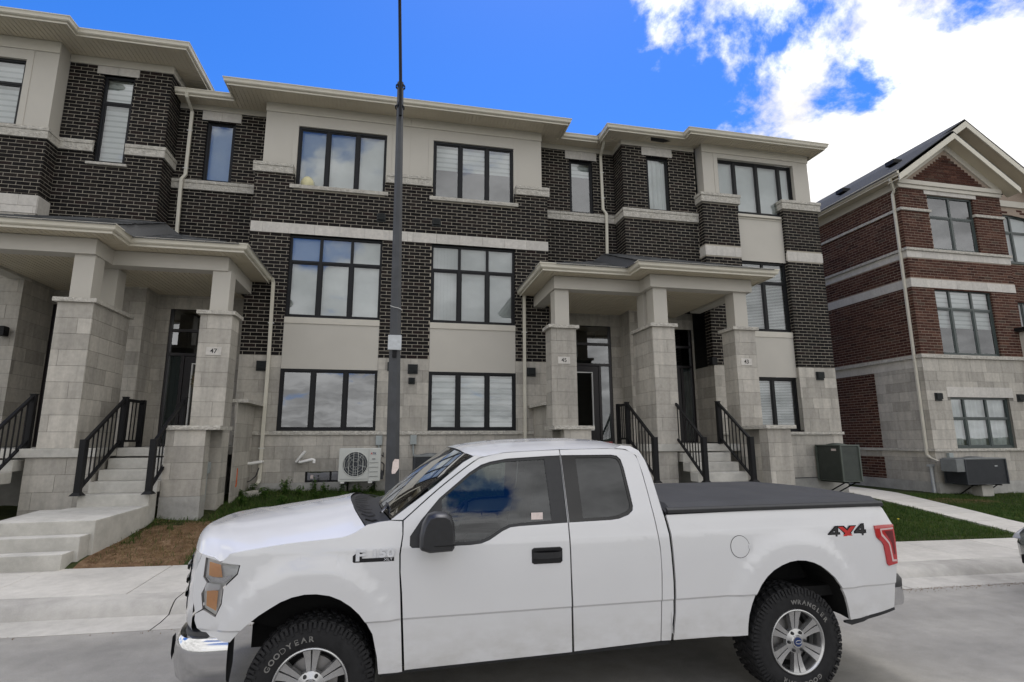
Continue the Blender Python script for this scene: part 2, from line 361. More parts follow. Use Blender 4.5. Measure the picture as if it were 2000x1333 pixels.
# lawn sheet; bare soil patch at the left front walk
nx, ny = 150, 36
b = MB(); X_ = np.concatenate([np.linspace(-60, -12, 8), np.linspace(-11, 22, nx), np.linspace(23, 90, 10)]); Y_ = np.concatenate([np.linspace(Y_BACK, 14, ny), np.linspace(15, 60, 5)])
def bare(x, y):
    a = max(0, 1-((x+3.55-(y-9)*.12)/.82)**2-((y-9.3)/1.35)**2)
    a2 = max(0, 1-((x-14.6)/1.1)**2-((y-11.9)/.45)**2)
    return a, a2
def lawn_z(x, y):
    z = zlawn(x, y)
    if -11 < x < 22: z += .018*math.sin(x*5.1+y*2.3)*math.sin(y*6.3-x*1.7)+.01*math.sin(x*13+y*9)
    if y <= Y_BACK+.12: z = zlawn(x, Y_BACK)-.01
    return z
rows = [[(x, y, lawn_z(x, y)) for x in X_] for y in Y_]
b.grid(rows); cI = len(X_)-1
for i in range(len(Y_)-1):
    for j in range(cI):
        p = rows[i][j]; n_ = bare(p[0], p[1]); 
        if n_[0] > .12+.1*math.sin(p[0]*7+p[1]*5): b.mi[i*cI+j] = 1
lawn = struct(b.build('lawn', ['lawn_soil', 'bare_soil'], smooth=60))
# concrete path to the right of the row, from between the houses to the sidewalk
path = struct(MB().box(12.5, 13, 13, 14, -1, -.9).build('path', 'concrete'))
path_l = [(12.6, 19), (12.45, 15), (12.3, 13), (12.05, 11), (11.9, 9.6), (11.9, 8.62)]
path_r = [(14.2, 19), (14.1, 15), (13.85, 13.1), (13.4, 11.2), (13.05, 9.7), (13.0, 8.62)]
for i in range(len(path_l)-1):
    for k in range(2):
        t0, t1 = k/2+.004, (k+1)/2-.004; L_ = lambda q, t: (q[i][0]+(q[i+1][0]-q[i][0])*t, q[i][1]+(q[i+1][1]-q[i][1])*t)
        q = [L_(path_l, t0), L_(path_r, t0), L_(path_r, t1), L_(path_l, t1)]; b = MB(); z_ = [zlawn(*p)+.045 for p in q]
        b.add([(p[0], p[1], z) for p, z in zip(q, z_)]+[(p[0], p[1], z-.12) for p, z in zip(q, z_)], [(0,1,2,3),(7,6,5,4),(0,4,5,1),(1,5,6,2),(2,6,7,3),(3,7,4,0)]); b.build('path_slab', 'concrete', path)
# ---------------------------------------------------------------- masonry
CB, LB, SB = .0889, .2667, .289
ZREF = 6.991
class House:
    def __init__(s, name, label, loc, brick, mort):
        s.o = thing(name, label, 'house', loc, 'brick and stone townhouses' if brick == 'brick_dark' else None); s.bricks = []; s.brick = brick; s.mort = mort; s.wall = MB(); s.swall = MB()
    def finish(s):
        if s.wall.v: s.wall.build('mortar_wall', s.mort, s.o, fix=False)
        if s.swall.v: s.swall.build('stone_backing', 'mortar_stone', s.o, fix=False)
        sc = []
        for i, (c, d) in enumerate(s.bricks):
            q = pix(c); k = 0
            if q and 4 < q[0] < 1996 and 4 < q[1] < 1300 and max(d) > .2: k = max(d[0], d[1]*.5)*d[2]/q[2]**2
            sc.append((k, i))
        sc.sort(reverse=True); near = set(i for k, i in sc[:300] if k > 0); j = MB()
        for i, (c, d) in enumerate(s.bricks):
            if i in near: piece('brick', s.brick, c, d, s.o)
            else: j.box(c[0]-d[0]/2, c[0]+d[0]/2, c[1]-d[1]/2, c[1]+d[1]/2, c[2]-d[2]/2, c[2]+d[2]/2)
        if j.v: tag(j.build('brickwork', s.brick, s.o, fix=False), kind='stuff')
def cutrow(u0, u1, ops, za, zb):
    iv = [(u0, u1)]
    for a, c, p, q in ops:
        if q-.004 > (za+zb)/2 > p+.004:
            nv = []
            for l, r in iv:
                if c <= l or a >= r: nv.append((l, r)); continue
                if a > l: nv.append((l, a))
                if c < r: nv.append((c, r))
            iv = nv
    return iv
def backing(mb, pl, axis, u0, u1, z0, z1, ops, depth, sgn):
    """flat backing with openings cut out and reveals; axis 'y': wall in x/z at y=pl, 'x': wall in y/z at x=pl; sgn = outward sign"""
    us = sorted(set([u0, u1]+[min(max(v, u0), u1) for o in ops for v in o[:2]])); zs = sorted(set([z0, z1]+[min(max(v, z0), z1) for o in ops for v in o[2:]]))
    P = (lambda u, z, d=0: (u, pl-sgn*d, z)) if axis == 'y' else (lambda u, z, d=0: (pl-sgn*d, u, z))
    for a, c in zip(us[:-1], us[1:]):
        for p, q in zip(zs[:-1], zs[1:]):
            if any(o[0]-1e-6 <= a and c <= o[1]+1e-6 and o[2]-1e-6 <= p and q <= o[3]+1e-6 for o in ops): continue
            mb.add([P(a, p), P(c, p), P(c, q), P(a, q)], [(0, 1, 2, 3)])
    for a, c, p, q in ops:
        if c-a > .2 and q-p > .2:
            p_, q_ = max(p, z0), min(q, z1)
            for e, ok in (([(a, p_), (a, q_)], a > u0+.001), ([(c, p_), (c, q_)], c < u1-.001), ([(a, p), (c, p)], p > z0+.001), ([(a, q), (c, q)], q < z1-.001)):
                if not ok: continue
                mb.add([P(*e[0]), P(*e[1]), P(*e[1], depth), P(*e[0], depth)], [(0, 1, 2, 3)])
def bricks(H, pl, axis, u0, u1, z0, z1, ops=(), ph=0.0, sgn=-1, depth=.13, thick=.02):
    ops = list(ops); backing(H.wall, pl-sgn*.0045, axis, u0, u1, z0, z1, ops, depth, sgn)
    k0 = int(math.floor((z0-ZREF)/CB+1e-6)); k1 = int(math.ceil((z1-ZREF)/CB-1e-6))
    for k in range(k0, k1):
        za, zb = max(ZREF+k*CB, z0), min(ZREF+(k+1)*CB, z1)
        if zb-za < .03: continue
        off = ph+(LB/2 if k % 2 else 0)
        for l, r in cutrow(u0, u1, ops, za, zb):
            i = math.floor((l-off)/LB); a = l
            while a < r-.004:
                e = min(off+(i+1)*LB, r); i += 1
                if e-a > .035:
                    ua, ub = a+(.0065 if a > l+1e-6 else 0), e-(.0065 if e < r-1e-6 else 0); cu_ = (ua+ub)/2; z = (za+zb)/2; jit = rng.normal(0, .0012)
                    d = zb-za-.0135 if zb-za > .05 else zb-za
                    if axis == 'y': H.bricks.append(((cu_, pl-sgn*(thick/2)+sgn*jit, z), (ub-ua, thick, d)))
                    else: H.bricks.append(((pl-sgn*(thick/2)+sgn*jit, cu_, z), (thick, ub-ua, d)))
                a = e
    # brick returns into the openings
    for a, c, p, q in ops:
        if c-a > .3 and q-p > .3 and depth > .05:
            for k in range(int(math.floor((max(p, z0)-ZREF)/CB)), int(math.ceil((min(q, z1)-ZREF)/CB))):
                z = ZREF+(k+.5)*CB
                if z < p or z > q or z < z0 or z > z1: continue
                for u, s2 in ((a, 1), (c, -1)):
                    if u <= u0+.01 or u >= u1-.01: continue
                    dd = depth-.02; cc = (u+s2*.0015, pl-sgn*(dd/2+.004), z) if axis == 'y' else (pl-sgn*(dd/2+.004), u+s2*.0015, z)
                    H.bricks.append((cc, (.006, dd, CB-.0135) if axis == 'y' else (dd, .006, CB-.0135)))
def stones(parent, mb, pl, axis, u0, u1, zs, ops=(), ph=None, sgn=-1, length=.60, mat='stone', depth=.12, name='stone', thick=.025):
    """coursed ashlar: every stone a piece; zs = list of course levels"""
    ops = list(ops); backing(mb, pl-sgn*.006, axis, u0, u1, zs[0], zs[-1], ops, depth, sgn)
    for k, (za, zb) in enumerate(zip(zs[:-1], zs[1:])):
        off = (ph if ph is not None else u0)+[0, .31, .16, .46][k % 4]*length/.6
        for l, r in cutrow(u0, u1, ops, za, zb):
            i = math.floor((l-off)/length); a = l
            while a < r-.004:
                e = min(off+(i+1)*length, r); i += 1
                if r-e < .07: e = r
                ua, ub = a+(.003 if a > l+1e-6 else 0), e-(.003 if e < r-1e-6 else 0); c = (ua+ub)/2; z = (za+zb)/2; j = rng.normal(0, .0012)
                if axis == 'y': piece(name, mat, (c, pl-sgn*(thick/2)+sgn*j, z), (ub-ua, thick, zb-za-.006), parent)
                else: piece(name, mat, (pl-sgn*(thick/2)+sgn*j, c, z), (thick, ub-ua, zb-za-.006), parent)
                a = e
def band(H, pl, u0, u1, z0, z1, length=.6, start=None, mat='stone_smooth', name='band_stone', proud=.012, axis='y', sgn=-1):
    a = u0; e = start if start is not None else u0+length
    while a < u1-.01:
        e = min(e, u1)
        if u1-e < .05: e = u1
        c = (a+e)/2; d = e-a-.005
        if axis == 'y': piece(name, mat, (c, pl+sgn*proud-sgn*.03, (z0+z1)/2), (d, .06, z1-z0-.003), H.o)
        else: piece(name, mat, (pl+sgn*proud-sgn*.03, c, (z0+z1)/2), (.06, d, z1-z0-.003), H.o)
        a = e; e = a+length
def rockbox(b, x0, x1, y0, y1, z0, z1):
    """box whose street face is broken like split stone"""
    n = max(2, int((x1-x0)/.045)); m_ = 3; P = []
    for j in range(m_+1):
        z = z0+(z1-z0)*j/m_; P.append([(x0+(x1-x0)*i/n, y0+(0 if i in (0, n) or j in (0, m_) else -.012*rng.random()+.004), z) for i in range(n+1)])
    b.grid(P); b.add([(x0,y0,z0),(x1,y0,z0),(x1,y1,z0),(x0,y1,z0),(x0,y0,z1),(x1,y0,z1),(x1,y1,z1),(x0,y1,z1)], [(0,3,2,1),(4,5,6,7),(1,2,6,5),(3,0,4,7)])
def sill(H, x0, x1, y, z1, h=.09, pr=.06, name='sill'):
    b = MB(); rockbox(b, x0, x1, y-pr, y+.05, z1-h, z1); return b.build(name, 'stone_rock', H.o, fix=False)

# ---------------------------------------------------------------- windows
def window(H, x0, x1, z0, z1, y, cols=3, trans=None, blind='plain', frame='frame_black', fr=.06, glass='glass', sash=True, axis='y', cols2=None):
    """y = front plane of the frame. cols: number or list of fractions; trans: height of the transom bar"""
    fx = list(cols) if not isinstance(cols, int) else [i/cols for i in range(cols+1)]
    X = [x0+(x1-x0)*f for f in fx]; b = MB(); dp = .07
    b.box(x0, x1, y, y+dp, z0, z0+fr); b.box(x0, x1, y, y+dp, z1-fr, z1); b.box(x0, x0+fr, y, y+dp, z0+fr, z1-fr); b.box(x1-fr, x1, y, y+dp, z0+fr, z1-fr)
    for x in X[1:-1]: b.box(x-fr*.6, x+fr*.6, y+.004, y+dp-.004, z0+fr, z1-fr)
    rows = [(z0, z1)] if trans is None else [(z0, trans), (trans, z1)]
    if trans is not None:
        for a, c in zip(X[:-1], X[1:]): b.box(a+fr*.55, c-fr*.55, y+.007, y+dp-.007, trans-fr*.5, trans+fr*.5)
    cells = []
    for ri, (p, q) in enumerate(rows):
        for a, c in zip(X[:-1], X[1:]):
            e = .032 if (sash and ri == 0) else .006
            l, r_ = a+(fr if a == x0 else fr*.6), c-(fr if c == x1 else fr*.6); p0 = p+(fr if p == z0 else fr*.5); q0 = q-(fr if q == z1 else fr*.5)
            if e > .01: b.box(l, r_, y+.018, y+.052, p0, p0+e); b.box(l, r_, y+.018, y+.052, q0-e, q0); b.box(l, l+e, y+.018, y+.052, p0+e, q0-e); b.box(r_-e, r_, y+.018, y+.052, p0+e, q0-e)
            cells.append((l+e, r_-e, p0+e, q0-e))
    wn = b.build('window', frame, H.o, bevel=.004)
    for (l, r_, p, q) in cells:
        g = MB(); g.add([(l-.004, y+.034, p-.004), (r_+.004, y+.034, p-.004), (r_+.004, y+.034, q+.004), (l-.004, y+.034, q+.004)], [(0, 1, 2, 3)]); g.build('pane', glass, wn, fix=False)
    i = MB(); d = .75; i.add([(x0, y+.08, z0), (x1, y+.08, z0), (x1, y+.08, z1), (x0, y+.08, z1), (x0, y+d, z0), (x1, y+d, z0), (x1, y+d, z1), (x0, y+d, z1)], [(0,1,5,4),(1,2,6,5),(2,3,7,6),(3,0,4,7),(4,5,6,7)]); i.build('interior', 'interior', wn, fix=False)
    yb = y+.12; B = MB(); mat = 'blind_white'
    if blind == 'plain': B.grid([[(x0+(x1-x0)*t, yb+.006*math.sin(t*9+k), z0+(z1-z0)*k/3) for t in np.linspace(0, 1, 25)] for k in range(4)])
    elif blind == 'grey': B.grid([[(x0+(x1-x0)*t, yb, z0+(z1-z0)*k/3) for t in (0, .5, 1)] for k in range(4)]); mat = 'blind_grey'
    elif blind == 'curtain': B.grid([[(x0+(x1-x0)*t, yb+.025*math.sin(t*(x1-x0)*38)+.012*math.sin(t*61), z) for t in np.linspace(0, 1, 140)] for z in (z0, z1)])
    elif blind == 'vertical':
        n = int((x1-x0)/.088)
        for k in range(n): xx = x0+(k+.5)*(x1-x0)/n; B.add([(xx-.045, yb+.012, z0), (xx+.040, yb-.012, z0), (xx+.040, yb-.012, z1), (xx-.045, yb+.012, z1)], [(0, 1, 2, 3)])
    elif blind.startswith('zebra'):
        zb = z0 if blind == 'zebra' else z0+(z1-z0)*float(blind[5:]); k = 0; z = z1
        while z > zb+.02:
            B.add([(x0, yb, max(z-.095, zb)), (x1, yb, max(z-.095, zb)), (x1, yb, z), (x0, yb, z)], [(0, 1, 2, 3)]); z -= .14
        B2 = MB(); B2.add([(x0, yb+.012, zb), (x1, yb+.012, zb), (x1, yb+.012, z1), (x0, yb+.012, z1)], [(0, 1, 2, 3)]); B2.build('blind_lining', 'blind_grey', wn, fix=False)
    elif blind == 'slat':
        z = z0+.02
        while z < z1: B.add([(x0, yb-.012, z), (x1, yb-.012, z), (x1, yb+.012, z+.034), (x0, yb+.012, z+.034)], [(0, 1, 2, 3)]); z += .045
    if B.v: B.build('blind', mat, wn, smooth=60, fix=False)
    return wn
def vent(H, x, y, z, s=.24, mat='dark_plastic'):
    b = MB(); b.box(x-s/2, x+s/2, y-.03, y, z-s/2, z+s/2); b.box(x-s*.42, x+s*.42, y-.085, y-.02, z-s*.30, z+s*.46)
    for k in range(4): b.add([(x-s*.37, y-.088, z-s*.22+k*s*.16), (x+s*.37, y-.088, z-s*.22+k*s*.16), (x+s*.37, y-.097, z-s*.22+k*s*.16+s*.1), (x-s*.37, y-.097, z-s*.22+k*s*.16+s*.1)], [(0, 1, 2, 3)])
    b.build('vent', mat, H.o, bevel=.008)
def gutter_profile(): return [(0, 0), (0, -.02), (.012, -.03), (.022, -.06), (.028, -.095), (.05, -.115), (.085, -.118), (.085, -.165), (.10, -.165), (.10, 0)]
def eave(H, path, wall_pts, ztop, name='gutter', roofz=None):
    """K-style gutter and fascia swept along a path of corners (x, y), street side to the left-hand normal"""
    prof = gutter_profile(); n = len(path); b = MB(); rings = []
    for i, p in enumerate(path):
        d0 = Vector((path[i][0]-path[i-1][0], path[i][1]-path[i-1][1])).normalized() if i > 0 else None
        d1 = Vector((path[i+1][0]-path[i][0], path[i+1][1]-path[i][1])).normalized() if i < n-1 else None
        if d0 is None: d0 = d1
        if d1 is None: d1 = d0
        n0 = Vector((-d0[1], d0[0])); n1 = Vector((-d1[1], d1[0])); mm = (n0+n1)/max(.2, 1+n0.dot(n1))
        rings.append([(p[0]+mm[0]*q[0], p[1]+mm[1]*q[0], ztop+q[1]) for q in prof])
    k = len(prof); vs = [v for r_ in rings for v in r_]
    fs = [(i*k+j, i*k+(j+1) % k, (i+1)*k+(j+1) % k, (i+1)*k+j) for i in range(n-1) for j in range(k)]+[tuple(range(k)), tuple((n-1)*k+j for j in range(k))]
    b.add(vs, fs); return b.build(name, 'gutter', H.o)
def soffit(H, x0, x1, y0, y1, z, step=.10, axis='y', name='soffit'):
    """ribbed soffit: boards run from the wall to the gutter (axis y) or along the wall end (axis x)"""
    b = MB(); a, c = (x0, x1) if axis == 'y' else (y0, y1); n = max(1, int(round((c-a)/step))); s = (c-a)/n
    for i in range(n):
        l, r_ = a+i*s+.007, a+(i+1)*s-.007
        if axis == 'y': b.box(l, r_, y0, y1, z, z+.012)
        else: b.box(x0, x1, l, r_, z, z+.012)
    b.box(x0, x1, y0, y1, z+.011, z+.022)
    return b.build(name, 'soffit', H.o, fix=False)

# ---------------------------------------------------------------- the row of townhouses
YA, YR, YB3 = 13.41, 14.05, 13.12
XA0, XA1, XM = -3.603, 3.870, .137
XL0, XL1, XR0, XR1 = -2.692, -.4775, .7495, 2.955
X49, X43 = -5.67, 6.13
ST = [3.967-SB*i for i in range(7)][::-1]                     # 2.233 .. 3.967
ST[0] = 2.215
LOW = [1.05, 1.29, 1.58, 1.87, 2.12]
H49 = House('townhouse', 'dark brick house at the left edge, its roof higher than the next', (-8, 14, .9), 'brick_dark', 'mortar_dark')
H47 = House('townhouse', 'dark brick townhouse 47 behind the truck bonnet, left of the lamp post', (-2.5, 14, .9), 'brick_dark', 'mortar_dark')
H45 = House('townhouse', 'dark brick townhouse 45 in mid row, right of the lamp post', (2.5, 14, .8), 'brick_dark', 'mortar_dark')
H43 = House('townhouse', 'dark brick townhouse 43 at the right end of the row, four-pane window on top', (9, 14, .7), 'brick_dark', 'mortar_dark')
EZ = 10.66; SOF = 10.55
def siding(H, x0, x1, z0, z1, y, ops=(), t=.03, name='panel', mat='siding', ret=0.0):
    b = MB(); us = sorted(set([x0, x1]+[v for o in ops for v in o[:2]])); zs = sorted(set([z0, z1]+[v for o in ops for v in o[2:]]))
    us = [u for u in us if x0 <= u <= x1]; zs = [z for z in zs if z0 <= z <= z1]
    for a, c in zip(us[:-1], us[1:]):
        for p, q in zip(zs[:-1], zs[1:]):
            if any(o[0]-1e-6 <= a and c <= o[1]+1e-6 and o[2]-1e-6 <= p and q <= o[3]+1e-6 for o in ops): continue
            b.add([(a, y, p), (c, y, p), (c, y, q), (a, y, q)], [(0, 1, 2, 3)])
    for u in (x0, x1): b.add([(u, y, z0), (u, y, z1), (u, y+.25+ret, z1), (u, y+.25+ret, z0)], [(0, 1, 2, 3)])
    for a, c, p, q in ops: b.add([(a, y, p), (c, y, p), (c, y, q), (a, y, q), (a, y+.1, p), (c, y+.1, p), (c, y+.1, q), (a, y+.1, q)], [(0,1,5,4),(1,2,6,5),(2,3,7,6),(3,0,4,7)])
    b.build(name, mat, H.o, fix=False)
def boards(H, x0, x1, zt, zb, y, wins, frz=(10.30, SOF), name='trim'):
    """frieze board and casing boards of the upper siding"""
    b = MB(); b.box(x0-.012, x1+.012, y-.03, y+.02, frz[0], frz[1]-.002); b.build('frieze', 'trim', H.o, bevel=.004)
    for (a, c, p, q) in wins:
        b = MB(); t = y-.014; b.box(a-.13, a-.002, t, y+.02, max(p, zb), frz[0]-.004); b.box(c+.002, c+.13, t, y+.02, max(p, zb), frz[0]-.004); b.box(a-.002, c+.002, t+.002, y+.02, q+.002, frz[0]-.006); b.build('casing', 'siding', H.o, bevel=.003)
YU = 13.57
for H, xa, xb, l, r_, b3, b2, b1 in ((H47, XA0, XM, XL0, XL1, 'plain', 'plain', 'none'), (H45, XM, XA1, XR0, XR1, 'zebra.55', 'vertical', 'zebra')):
    bricks(H, YA, 'y', xa, xb, 3.967, 8.56, [(l, r_, 3.6, 6.991), (xa, xb, 6.991, 7.257), (l, r_, 8.18, 8.7)], ph=XA0+.06, depth=.11)
    stones(H.o, H.swall, YA, 'y', xa, xb, ST, [(l, r_, 2.0, 4.0)], ph=XA0, depth=.10)
    stones(H.o, H.swall, YA, 'y', xa, xb, LOW, [(-2.0, -.9, 1.05, 1.43)] if H is H47 else (), ph=XA0+.15, depth=.12)
    b = MB(); b.box(xa, xb, YA-.012, YA+.1, .4, 1.05); b.build('foundation', 'parge', H.o)
    n = int((xb-xa)/.61)
    for i in range(n):
        q = MB(); rockbox(q, xa+(xb-xa)*i/n+.002, xa+(xb-xa)*(i+1)/n-.002, YA-.05, YA+.05, 2.122, 2.213); q.build('sill_stone', 'stone_rock', H.o, fix=False)
    siding(H, l+.003, r_-.003, 3.663, 4.905, YA+.012); b = MB(); b.box(l+.003, r_-.003, YA-.008, YA+.05, 4.755, 4.905); b.build('apron_board', 'trim', H.o, bevel=.004)
    window(H, l-.002, r_+.002, 2.21, 3.672, YA+.03, 3, None, b1, glass='glass' if b1 != 'none' else 'glass_dark')
    window(H, l-.002, r_+.002, 4.90, 6.993, YA+.075, 3, 6.32, b2)
    window(H, l, r_, 8.275, 9.975, YU+.03, 3, None, b3)
    siding(H, xa+(.11 if H is H47 else .001), xb-(.11 if H is H45 else .001), 8.55, SOF, YU, [(l, r_, 8.2, 9.98)], ret=.3)
    boards(H, xa+(.11 if H is H47 else .013), xb-(.11 if H is H45 else .013), 0, 8.7, YU, [(l, r_, 8.2, 9.98)])
    for a, c in (((xa-.05, l-.03), (r_+.03, xb)) if H is H47 else ((xa, l-.03), (r_+.03, xb+.05))):
        for z0, z1, pr, nm in ((8.715, 8.80, .07, 'ledge_cap'), (8.545, 8.711, .055, 'ledge')):
            q = MB(); n = max(1, round((c-a)/.62))
            for i in range(n): rockbox(q, a+(c-a)*i/n+.0015, a+(c-a)*(i+1)/n-.0015, YA-pr, YU+.02, z0, z1)
            q.build(nm, 'stone_rock', H.o, fix=False)
    sill(H, l-.085, r_+.085, YA, 8.273, .095)
band(H47, YA, XA0-.004, XM, 6.993, 7.255, .6, XA0+.275); band(H45, YA, XM, XA1+.004, 6.993, 7.255, .6, XM+.135)
# basement window with two panes
window(H47, -2.0, -.9, 1.05, 1.43, YA+.05, 2, None, 'none', fr=.035, glass='glass_dark', sash=False)
piece('sticker', 'paper', (-1.86, YA+.08, 1.17), (.06, .004, .08), H47.o)
for H, x, z, s in ((H47, -3.10, 3.71, .24), (H47, -.14, 3.76, .22), (H45, .36, 3.71, .24), (H45, .34, 3.42, .16), (H45, 3.36, 3.70, .23), (H47, -.54, 7.57, .22), (H45, .86, 7.56, .22)): vent(H, x, YA, z, s)
# recesses beside the double bay
for H, xa, xb, wl, wr, bl in ((H47, X49, XA0, -5.02, -4.33, 'plain'), (H45, XA1, X43, 4.74, 5.47, 'zebra.72')):
    bricks(H, YR, 'y', xa, xb, 6.2, SOF, [(wl, wr, 8.45, 10.145), (wl-.12, wr+.12, 10.145, 10.40), (xa, xb, 8.20, 8.45)], ph=xa, depth=.10)
    band(H, YR, wl-.12, wr+.12, 10.147, 10.398, .46, None, name='lintel')
    for z0, z1, pr, nm in ((8.367, 8.447, .065, 'ledge_cap'), (8.203, 8.363, .05, 'ledge')):
        q = MB()
        for i in range(4): rockbox(q, xa+(xb-xa)*i/4+.0015, xa+(xb-xa)*(i+1)/4-.0015, YR-pr, YR+.03, z0, z1)
        q.build(nm, 'stone_rock', H.o, fix=False)
    window(H, wl, wr, 8.447, 10.145, YR+.06, 1, None, bl)
    b = MB(); b.box(xa, xb, YR-.03, YR+.02, 10.402, SOF-.002); b.build('frieze', 'trim', H.o, bevel=.004)
# sides of the double bay towards the recesses
bricks(H47, XA0, 'x', YA, YR, 5.0, 8.56, ph=YA, sgn=-1); bricks(H45, XA1, 'x', YA, YR, 5.0, 8.56, ph=YA, sgn=1)
bricks(H47, XA0, 'x', YA, YR, 3.967, 5.0, ph=YA, sgn=-1); bricks(H45, XA1, 'x', YA, YR, 3.967, 5.0, ph=YA, sgn=1)
stones(H47.o, H47.swall, XA0, 'x', YA, YR, ST, ph=YA, sgn=-1); stones(H45.o, H45.swall, XA1, 'x', YA, YR, ST, ph=YA, sgn=1)
# house 43: brick bay, then the pier bay with the big windows
def jamb(H, wl, wr): return [(wl, wr, 8.44, 10.145), (wl-.13, wr+.13, 10.145, 10.40)]
bricks(H43, YA, 'y', X43, 8.42, 5.6, SOF, jamb(H43, 6.875, 7.585)+[(X43, 8.42, 8.17, 8.44)], ph=X43, depth=.10)
bricks(H43, X43, 'x', YA, YR, 5.6, SOF, [(YA, YR, 8.17, 8.44)], ph=YA, sgn=-1)
band(H43, YA, 6.745, 7.705, 10.147, 10.398, .48, None, name='lintel')
window(H43, 6.875, 7.585, 8.435, 10.145, YA+.06, 1, None, 'curtain')
for z0, z1, pr, nm in ((8.355, 8.437, .065, 'ledge_cap'), (8.173, 8.351, .05, 'ledge')):
    q = MB()
    for i in range(4): rockbox(q, X43-pr+(8.42-X43+pr)*i/4+.0015, X43-pr+(8.42-X43+pr)*(i+1)/4-.0015, YA-pr, YA+.03, z0, z1)
    q.box(X43-pr, X43+.02, YA+.03, YR-pr, z0, z1); q.build(nm, 'stone_rock', H43.o, fix=False)
b = MB(); b.box(X43-.02, 8.42, YA-.03, YA+.02, 10.402, SOF-.002); b.box(X43-.03, X43+.02, YA+.02, YR-.03, 10.402, SOF-.002); b.build('frieze', 'trim', H43.o, bevel=.004)
PX = [(8.42, 9.55), (11.07, 12.27)]
for a, c in PX:
    bricks(H43, YB3, 'y', a, c, 3.98, 8.70, [(a, c, 7.11, 7.40)], ph=a, depth=.05); band(H43, YB3, a-.004, c+.004, 7.112, 7.398, .6, a+.33, mat='stone_smooth', proud=.006)
    stones(H43.o, H43.swall, YB3, 'y', a, c, [2.17]+ST[1:], ph=a+.2)
    for z0, z1, pr, nm in ((8.905, 8.99, .08, 'ledge_cap'), (8.715, 8.901, .06, 'ledge')):
        q = MB()
        for i in range(2): rockbox(q, a-pr+(c-a+2*pr)*i/2+.0015, a-pr+(c-a+2*pr)*(i+1)/2-.0015, YB3-pr, YB3+.4, z0, z1)
        q.build(nm, 'stone_rock', H43.o, fix=False)
bricks(H43, 8.42, 'x', YB3, YA+.02, 3.98, 8.70, [(YB3, YA+.02, 7.11, 7.40)], ph=YB3, sgn=-1); band(H43, 8.42, YB3, YA, 7.112, 7.398, .6, None, axis='x', sgn=-1, proud=.006)
for x, sg in ((9.55, 1), (11.07, -1)): bricks(H43, x, 'x', YB3+.02, YB3+.26, 3.98, 8.70, ph=YB3, sgn=sg); stones(H43.o, H43.swall, x, 'x', YB3+.02, YB3+.26, ST, sgn=sg)
bricks(H43, 12.27, 'x', YB3, 22, 3.98, 8.70, ph=YB3, sgn=1); b = MB(); b.box(12.0, 12.1, YB3+.3, 22, 8.7, SOF); b.build('side_panel', 'siding', H43.o); b = MB(); b.box(12.1, 12.29, YB3+.4, 22, 8.70, 8.98); b.build('side_ledge', 'stone_rock', H43.o); stones(H43.o, H43.swall, 12.27, 'x', YB3, 22, ST, sgn=1); stones(H43.o, H43.swall, 12.27, 'x', YB3, 22, LOW, sgn=1)
stones(H43.o, H43.swall, YB3, 'y', 8.42, 12.27, [.92, 1.22, 1.52, 1.81, 2.09], ph=8.5)
stones(H43.o, H43.swall, 8.42, 'x', YB3, YR, [1.9, 2.09]+ST[1:], ph=YB3, sgn=-1)
b = MB(); b.box(8.42, 12.28, YB3-.012, YB3+.1, .2, .92); b.box(12.18, 12.282, YB3+.1, 22, .2, 1.05); b.build('foundation', 'parge', H43.o)
for i in range(6):
    q = MB(); rockbox(q, 8.42+3.87*i/6+.0015, 8.42+3.87*(i+1)/6-.0015, YB3-.06, YB3+.05, 2.092, 2.168); q.build('sill_stone', 'stone_rock', H43.o, fix=False)
YP = YB3+.10
siding(H43, 8.53, 12.1, 8.90, SOF, YB3+.03, [(9.02, 11.57, 8.4, 10.16)], ret=.1); boards(H43, 8.53, 12.1, 0, 9.0, YB3+.03, [(9.02, 11.57, 8.9, 10.16)])
siding(H43, 9.55, 11.07, 7.06, 8.50, YP); b = MB(); b.box(9.552, 11.068, YP-.016, YP+.03, 8.345, 8.50); b.build('apron_board', 'trim', H43.o, bevel=.004)
siding(H43, 9.55, 11.07, 3.68, 4.98, YP); b = MB(); b.box(9.552, 11.068, YP-.016, YP+.03, 4.82, 4.98); b.build('apron_board', 'trim', H43.o, bevel=.004)
window(H43, 9.02, 11.57, 8.50, 10.16, YP+.03, [0, .235, .53, .83, 1], None, 'plain'); window(H43, 9.552, 11.068, 4.985, 7.055, YP+.05, 2, 6.45, 'slat'); window(H43, 9.552, 11.068, 2.18, 3.675, YP+.05, 2, None, 'slat')
vent(H43, 11.73, YB3, 3.73, .24)
